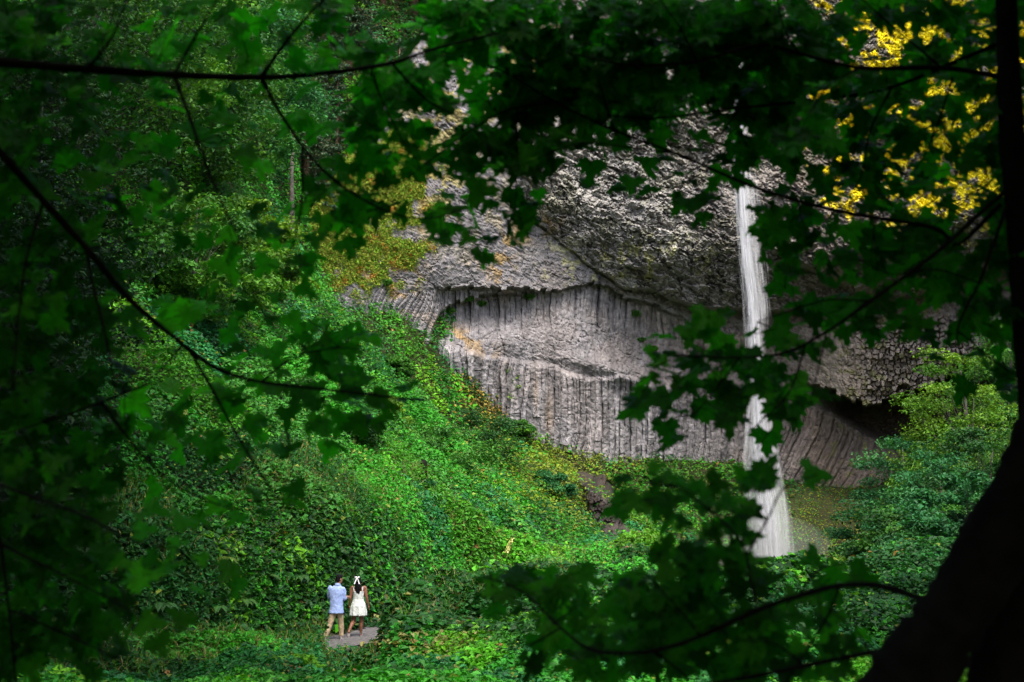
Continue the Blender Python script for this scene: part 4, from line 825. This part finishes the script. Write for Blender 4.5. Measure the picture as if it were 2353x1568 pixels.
for sx in (-1, 1):
    a.tube([c_, c_ + W(sx * .03, -.015, .014), c_ + W(sx * .06, -.01, .01), c_ + W(sx * .056, -.01, -.01), c_ + W(sx * .03, -.015, -.01), c_], [.01, .015, .017, .015, .012, .01], 8)
    t_ = np.linspace(0, 1, 8)[:, None]; pts = c_ + W(0, -.012, 0) + t_ * W(sx * .075 - .0, -.03, -.185) + W(0, 0, 0)
    for q_ in range(7):
        a.add([pts[q_] - (.012 + .004 * q_ / 7, 0, 0), pts[q_] + (.012 + .004 * q_ / 7, 0, 0), pts[q_ + 1] + (.012 + .004 * (q_ + 1) / 7, 0, 0), pts[q_ + 1] - (.012 + .004 * (q_ + 1) / 7, 0, 0)], [[0, 1, 2, 3]])
a.ball(c_, (.016, .014, .018)); bw_ = a.obj('bow', M_ribbon, wom); bw_.matrix_parent_inverse = Matrix.Identity(4)
for k_, (an_, fl) in enumerate(((RA, False), (LA, True))):
    a = Acc()
    if not fl: a.ball(an_ + W(0, .055, -.068), (.045, .125, .018)); a.tube([an_ + W(-.035, 0, -.01), an_ + W(0, -.04, -.01), an_ + W(.035, 0, -.01)], .006, 6); a.ball(an_ + W(0, .09, -.045), (.045, .02, .02))
    else: a.ball(an_ + W(-.015, -.04, -.10), (.042, .018, .115), [[1, 0, 0], [0, .95, .3], [0, -.3, .95]]); a.ball(an_ + W(-.01, -.01, -.03), (.036, .03, .03))
    bake(a, 'sandal', M_shoe, wom, .008, 1)

# ------------------------------------------------------------------ near maples that frame the view
COV = """
99988 87777 76654 54333 48999 99999 98889 99999 98998 99999
99988 87776 66443 46222 37999 99999 98888 89999 98768 99999
99988 87766 54434 67333 47899 99999 98888 99999 97658 99999
99999 88876 64456 77777 78879 99999 99999 99999 98777 99899
99877 76665 54446 66678 97589 99999 99999 99999 99999 98989
88766 66766 54345 67778 75689 99999 99975 79999 98889 99899
88766 77766 65445 67886 74678 99999 99874 78999 97989 98989
88777 77666 65456 78885 66779 99998 76565 66788 76878 87889
88777 77776 65566 77843 24799 95554 34666 55676 66777 74489
77777 77776 65566 67722 15688 85211 11366 43665 67777 62289
88777 77776 65566 77633 46778 80000 00001 26787 75777 62289
77777 77777 66666 64311 33577 30000 00000 00686 66788 64289
88877 77776 65566 62000 00040 00000 00000 00376 77788 87789
88877 77766 65555 50000 00000 00000 00000 00042 47788 88888
88877 77766 55554 50000 00000 00000 00000 00001 48877 77888
88877 77766 55555 52000 00000 00000 00005 40036 87876 56777
88887 77766 65555 76300 00000 00000 00277 78777 74334 56667
88887 77776 65555 77500 00000 00000 05788 88877 30000 34577
88888 77776 66555 67760 00000 00000 17777 78875 20000 02466
88888 88776 66566 66772 00000 00000 07867 77774 30000 00023
88888 88777 66555 55662 00000 00000 00675 67672 00000 00000
88888 88777 65544 44300 00000 00000 00252 35420 00000 00000
99888 88777 65443 20000 00000 00000 00000 24310 00000 00000
99988 88777 65442 00000 00000 00000 57553 36651 00000 00000
99988 87766 65542 10000 00000 00000 37854 55220 00000 00000
99988 87665 54431 00000 00000 00000 02777 73000 00000 00000
99988 87665 43210 00000 00000 00000 00577 74000 00000 00000
99988 76554 32000 00000 00000 00000 02788 85102 20000 00000
99988 76543 21000 00000 00037 77741 47788 74203 42000 00000
99998 76543 21000 00000 00014 46777 88887 66544 32000 00000
99998 76543 10000 00000 00001 27777 78877 77765 43000 00000
99998 65432 10000 00000 00000 36666 67777 77755 33000 00000
99998 65432 10000 00000 00000 13556 66777 77655 43000 00000
"""
cov = np.array([[int(ch) for ch in r.replace(' ', '')] for r in COV.strip().splitlines()], float) / 10
# left side: those values count shaded background as well
colw = np.interp(np.arange(50), [0, 6, 14, 16, 49], [0.80, 0.46, 0.56, 0.95, 1.0]); cov = cov * colw[None, :]; cov[:12, 38:48] *= 0.96; cov[7, 27:35] *= .45; cov[6, 28:35] *= .8; cov[8, 27:40] *= .8; cov[16:22, 30:40] *= .92; cov[26:33, 22:43] = np.minimum(.9, cov[26:33, 22:43] * 1.1); cov[21:27, 29:36] *= .8; cov[:5, 18:42] = np.minimum(1, cov[:5, 18:42] * 1.05)
OUT = np.array([(0,0),(.10,-.03),(.30,-.16),(.33,-.03),(.52,.0),(.46,.12),(.60,.30),(.40,.30),(.34,.36),(.36,.55),(.27,.55),(.17,.42),(.16,.62),(.22,.80),(.10,.80),(0,1.02)])
OUT = np.concatenate([OUT, [(-x_, y_) for x_, y_ in OUT[-2:0:-1]]]); OUT = OUT - (0, 0.0); NO = len(OUT)
def maple_leaves(pos, nr, tipd, size):
    n = len(pos); nr = nrmz(nr); t = nrmz(tipd - nr * (tipd * nr).sum(-1, keepdims=True)); b = np.cross(nr, t); s = size[:, None, None]
    pts = np.concatenate([OUT, [(0, .3)]]); x_ = pts[:, 0][None, :, None]; y_ = pts[:, 1][None, :, None]
    cup = rng.uniform(-.25, .35, (n, 1, 1)); drp = rng.uniform(.1, .5, (n, 1, 1)); jx = 1 + rng.uniform(-.12, .12, (n, 1, 1))
    hz = cup * np.abs(x_) ** 1.3 - drp * y_ ** 2 * .5 + 0.05 * np.sin(x_ * 14 + rng.random((n, 1, 1)) * 6)
    V_ = pos[:, None, :] + s * (x_ * jx * b[:, None, :] + y_ * t[:, None, :] + hz * nr[:, None, :])
    i0 = (np.arange(n) * (NO + 1))[:, None, None]; k_ = np.arange(NO); T = np.stack([k_, (k_ + 1) % NO, np.full(NO, NO)], 1)[None] + i0
    return V_.reshape(-1, 3), T.reshape(-1, 3), np.repeat(np.arange(n), NO)
def S(pl, d): # polyline in the view at given depths -> world
    d = np.linspace(d[0], d[1], len(pl)) if isinstance(d, tuple) else np.full(len(pl), d); return np.array([P(u_, v_, dd_) for (u_, v_), dd_ in zip(pl, d)])
TREES = {
 'left': dict(label='leafy maple whose dark boughs cross the left half of the view', mains=[
   ([(-260,120),(150,155),(400,172),(600,178),(750,168),(900,145),(1000,112),(1150,75)], (6.0,7.2), .021, .005, [
      ([(595,178),(660,90),(740,0),(800,-70)], .010), ([(595,178),(640,260),(720,370),(800,438),(900,490),(985,502),(1060,485)], .010), ([(390,172),(430,270),(480,400),(540,530),(585,615)], .009),
      ([(410,172),(450,90),(500,0),(540,-60)], .007), ([(690,340),(690,480),(662,600),(640,690)], .006), ([(825,155),(870,230),(930,330)], .006), ([(900,145),(980,230),(1080,290),(1170,420)], .007), ([(200,158),(260,80),(300,-20)], .008)]),
   ([(-260,100),(-100,230),(0,350),(100,462),(200,572),(300,690),(420,792),(500,848),(600,878),(730,893),(870,910),(975,922)], (5.6,7.0), .020, .004, [
      ([(200,572),(212,650),(240,760),(262,880),(270,960)], .008), ([(432,800),(490,900),(550,1010),(620,1120),(680,1185)], .008), ([(420,795),(370,850),(335,885)], .006), ([(200,572),(300,550),(400,530)], .005), ([(100,462),(60,600),(40,760),(30,900)], .008),
      ([(262,880),(180,930),(60,980),(-40,1010)], .007), ([(270,950),(330,1040),(400,1110),(500,1160),(600,1180)], .007), ([(600,878),(680,820),(780,800),(860,810)], .006)]),
   ([(-260,800),(-120,980),(-40,1100),(0,1250),(20,1400),(40,1600)], (5.5,6.0), .012, .004, [([(-40,1100),(180,1180),(300,1240),(420,1260)], .007), ([(0,1250),(200,1350),(330,1420)], .006), ([(20,1400),(240,1500),(330,1560)], .005)])],
   trunk=[(-300,2300),(-290,1568),(-270,900),(-265,300),(-250,-200),(-240,-900),(-230,-2000)], td=5.8, tr=.15),
 'right': dict(label='slim upright maple at the right edge with dark boughs over the cliff', mains=[
   ([(2335,420),(2250,492),(2150,582),(2000,692),(1900,762),(1800,812),(1680,822),(1553,818)], (7.0,6.6), .012, .004, [([(2000,692),(1900,690),(1800,720),(1740,740)], .005), ([(1859,800),(1820,900),(1760,960),(1700,1010)], .005), ([(1900,762),(1880,850),(1860,930)], .004), ([(1700,822),(1640,900),(1590,960)], .004)]),
   ([(2300,470),(2200,560),(2146,524),(1949,490),(1833,462),(1715,423),(1553,353),(1412,300),(1268,231),(1160,166),(1045,126)], (7.0,7.8), .013, .004, [([(1553,353),(1450,340),(1330,330),(1200,380)], .006), ([(1268,231),(1150,260),(1040,330),(950,400)], .006), ([(1833,462),(1850,520),(1900,560)], .004), ([(1412,300),(1380,200),(1350,80)], .006), ([(1200,380),(1190,440),(1180,500)], .004)]),
   ([(2318,180),(2165,156),(1977,156),(1835,123),(1741,104),(1600,141),(1450,150),(1300,120)], (7.0,7.4), .014, .004, [([(1835,123),(1800,60),(1780,-40)], .006), ([(1600,141),(1560,60),(1500,-20)], .006), ([(2165,156),(2050,60),(1950,-30)], .007), ([(1977,156),(1900,200),(1850,280)], .005)]),
   ([(2318,90),(2200,140),(2050,200),(1900,228),(1700,248),(1500,272),(1350,260)], (7.3,8.0), .013, .004, [([(2050,200),(2000,300),(1980,400),(1960,440)], .006), ([(2200,140),(2150,300),(2100,400)], .007), ([(1700,248),(1650,320),(1600,400)], .005)]),
   ([(2335,420),(2290,540),(2250,650),(2200,760),(2220,850)], (7.0,6.8), .011, .004, [([(2250,650),(2150,620),(2050,630),(1980,600)], .005), ([(2290,540),(2180,480),(2100,440)], .005), ([(2220,760),(2290,830),(2340,870)], .005)])],
   trunk=[(2560,3200),(2440,1900),(2372,1000),(2350,640),(2326,330),(2312,0),(2306,-300),(2296,-900),(2280,-2200)], td=7.0, tr=.062),
 'lean': dict(label='thick forked black trunk leaning across the lower right corner', mains=[
   ([(2180,1400),(2113,1375),(2023,1347),(1930,1346),(1835,1370),(1741,1402),(1610,1462),(1500,1496),(1400,1500),(1344,1487),(1289,1443),(1197,1358),(1110,1325)], (4.9,6.2), .013, .004, [
      ([(1741,1402),(1725,1330),(1705,1250),(1640,1180),(1560,1125),(1450,1100)], .006), ([(1705,1250),(1760,1180),(1800,1120),(1880,1090)], .005), ([(1610,1462),(1560,1400),(1500,1340)], .005), ([(1835,1370),(1880,1310),(1960,1290)], .005), ([(1500,1496),(1560,1540),(1640,1600)], .006), ([(1930,1346),(1900,1420),(1850,1500),(1800,1580)], .006), ([(1289,1443),(1240,1470),(1180,1500)], .004)]),
   ([(2120,1480),(2000,1500),(1850,1530),(1700,1560),(1500,1590),(1300,1610)], (4.9,6.0), .012, .005, [([(1850,1530),(1780,1480),(1700,1470)], .005), ([(2000,1500),(1960,1440),(1900,1400)], .005)])],
   trunk=[(1700,2500),(1850,1980),(1985,1700),(2085,1568),(2180,1430),(2270,1285),(2350,1130),(2430,960),(2540,700),(2620,300),(2680,-400),(2760,-2200)], td=4.6, tr=.125),
}
cellp = 2353 / 50.0
# leaf positions from the coverage table
LU, LV = [], []
for r_ in range(33):
    for c_ in range(50):
        cv_ = min(cov[r_, c_], .93)
        if cv_ <= 0: continue
        lam = -math.log(1 - cv_) * (4.0 if (r_ < 8 and 17 < c_ < 39) else 3.2 if (c_ < 5 or (r_ > 21 and c_ > 20)) else 2.4); nL = rng.poisson(lam)
        for _ in range(nL): LU.append((c_ + rng.random()) * cellp); LV.append((r_ + rng.random()) * cellp)
for _ in range(420): # fringe outside the frame so that the boughs go on
    sd_ = rng.integers(0, 3)
    if sd_ == 0: LU.append(rng.uniform(-200, 2500)); LV.append(rng.uniform(-260, 0))
    elif sd_ == 1: LU.append(rng.uniform(-260, 0)); LV.append(rng.uniform(0, 1700))
    else: LU.append(rng.uniform(2353, 2600)); LV.append(rng.uniform(0, 900))
LU = np.array(LU); LV = np.array(LV); nL = len(LU)
BR = []      # all main boughs
for tn, td_ in TREES.items():
    for pl, dd_, r0, r1, subs in td_['mains']:
        mp_ = cubic(S(pl, dd_), 6); segs = [(mp_, np.linspace(r0, r1, len(mp_)))]
        for sp_, sr in subs:
            k0 = np.argmin(np.hypot(np.array(pl)[:, 0] - sp_[0][0], np.array(pl)[:, 1] - sp_[0][1])); dst = np.linspace(dd_[0], dd_[1], len(pl))[k0]
            q_ = cubic(S(sp_, (dst, dst + rng.uniform(-.7, .5))), 6)
            allp = np.concatenate([s_[0] for s_ in segs]); k1 = np.argmin(((allp - q_[0]) ** 2).sum(1)); sh_ = allp[k1] - q_[0]; q_ = q_ + sh_ * np.linspace(1, 0, len(q_))[:, None] ** 2
            segs.append((q_, np.linspace(sr, .0022, len(q_))))
        BR.append(dict(tree=tn, segs=segs, leaves=[]))
NP_ = np.concatenate([np.concatenate([s_[0] for s_ in b_['segs']]) for b_ in BR]); NB_ = np.concatenate([np.full(sum(len(s_[0]) for s_ in b_['segs']), k) for k, b_ in enumerate(BR)])
nu2, nv2, nd2 = project(NP_)
d2 = np.hypot(nu2[None, :] - LU[:, None], nv2[None, :] - LV[:, None]); best = d2.argmin(1); bd = d2.min(1); order = np.argsort(bd)
nodes = NP_.copy(); nodeb = NB_.copy(); cap = len(NP_) + nL * 4 + 10
nodes = np.concatenate([nodes, np.zeros((nL * 4 + 10, 3))]); nodeb = np.concatenate([nodeb, np.zeros(nL * 4 + 10, int)]); cnt = len(NP_)
LP = np.zeros((nL, 3)); LB = np.zeros(nL, int); LD = np.zeros((nL, 3)); twigs = [Acc() for _ in BR]
for q_ in order:
    dq = nd2[best[q_]] + abs(rng.normal()) * .4 + .06 + .0006 * bd[q_] * rng.normal(); dq = max(4.2, dq); p_ = P(LU[q_], LV[q_], dq)
    k0 = np.argmin(((nodes[:cnt] - p_) ** 2).sum(1)); p0 = nodes[k0]; v_ = p_ - p0; ln = np.linalg.norm(v_)
    m1 = p0 + v_ * .4 + W(0, 0, .05 * ln) + rng.normal(size=3) * .03 * ln; m2_ = p0 + v_ * .75 + W(0, 0, .05 * ln) + rng.normal(size=3) * .03 * ln
    r0 = .0022 + .003 * min(1, ln); twigs[nodeb[k0]].tube([p0, m1, m2_, p_], [r0, r0 * .8, .002, .0014], 4, cap=False)
    for mm_ in (m1, m2_): nodes[cnt] = mm_; nodeb[cnt] = nodeb[k0]; cnt += 1
    LP[q_] = p_; LB[q_] = nodeb[k0]; LD[q_] = nrmz(v_ + 1e-6)
szs = rng.uniform(.085, .165, nL) * np.clip(project(LP)[2] / 6.8, .62, 1.1)
nrm = np.stack([rng.normal(size=nL) * .45, -.62 + rng.normal(size=nL) * .35, .62 + rng.normal(size=nL) * .4], 1)
tipd = LD * .8 + np.stack([rng.normal(size=nL) * .8, rng.normal(size=nL) * .3, -.45 + rng.normal(size=nL) * .5], 1)
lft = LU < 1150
lc = np.where(lft, np.where(LU < 300, .75, 1.6), 1.0)[:, None] * np.array([(.035,.21,.010),(.06,.27,.012),(.026,.17,.012)])[rng.integers(0, 3, nL)] * rng.choice([.5, .75, 1.0, 1.25, 1.6], (nL, 1))  # leaf colour carries light: dim far left, brighter left centre, scattered sunlit leaves
LP2 = LP - nrmz(tipd) * (szs * 0.25)[:, None]
roots = {}
for tn, td_ in TREES.items():
    tr = S(td_['trunk'], td_['td']); base = tr[0].copy(); zb = float(gz(base[0], base[1]))
    if base[2] > zb: tr = np.concatenate([[W(base[0], base[1], zb - .3)], tr]); 
    e = empty('maple_tree', tr[0] * W(1, 1, 0) + W(0, 0, zb), td_['label'], 'tree', 'maples framing the view'); roots[tn] = e
    a = Acc(); tc_ = cubic(tr, 10); tt = np.linspace(0, 1, len(tc_)); rr_ = td_['tr'] * (1.15 - .45 * tt) * (1 + .06 * np.sin(tt * 40) + .05 * rng.normal(size=len(tt)))
    a.tube(tc_, rr_, 20); a.obj('trunk', M_bark, e)
    if tn == 'lean':
        a = Acc(); s2 = cubic(S([(2200,2700),(2270,2000),(2318,1568),(2352,1400),(2400,1200),(2470,900),(2520,400),(2540,-300),(2560,-2200)], 4.75), 10); a.tube(s2, .135 * (1.1 - .4 * np.linspace(0, 1, len(s2))), 20); a.obj('stem', M_bark, e)
for k, b_ in enumerate(BR):
    e = roots[b_['tree']]; a = twigs[k]
    for q_, r_ in b_['segs']: a.tube(q_, r_ * 1.05 * (1 + .07 * rng.normal(size=len(r_))), 8, cap=False)
    bo = a.obj('branch', M_bark, e); s_ = LB == k
    if s_.sum():
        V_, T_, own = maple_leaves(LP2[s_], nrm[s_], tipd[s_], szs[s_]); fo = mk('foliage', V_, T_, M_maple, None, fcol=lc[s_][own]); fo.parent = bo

# ------------------------------------------------------------------ unseen trees added around the viewpoint to shade the near boughs and banks
def canopy(base, h, rx, rz, n, ls=.55, zc=None, dy=0, dx=0):
    b = np.array([base[0], base[1], float(gz(base[0], base[1]))]); zc = zc or h * .62
    return tree('shade_tree', 'unseen leafy tree added to shade the near boughs and banks', b, h, [(dx, dy, zc, rx, rx, rz)], n, ls, G4, .025 * h, M_bark, 'tree', 'added shade trees outside the frame', 90, flat=.7)
for x_, y_, h_, rx, rz in [(-5,-6,15,6,5.5),(5,-7,15,6,5.5),(0,-13,17,7,7),(-12,-3,16,6,6),(12,-3,16,6,6),(9,4,17,5.5,5),(-14,9,18,5.5,7),(-17,19,22,6,8),(-20,30,26,7,9),(14,11,18,6,7),(-12,-12,16,7,7),(12,-12,16,7,7)]:
    canopy((x_, y_), h_, rx, rz, 9000)
canopy((17.5, 22), 28, 7.5, 5, 12000, zc=20, dx=-1.5)
canopy((-11.5, 17), 26, 7.5, 4.5, 12000, zc=20, dx=3.5)
canopy((-15.5, 28), 30, 7.5, 5, 12000, zc=24, dx=3)
canopy((-22, 42), 36, 8, 6, 12000, zc=29, dx=3)
canopy((-19, 8), 26, 8, 5, 12000, zc=20, dx=3)
canopy((2.5, -1.2), 15, 6, 3.6, 9000, zc=10.5, dy=1.5)
print('leaves', nL)
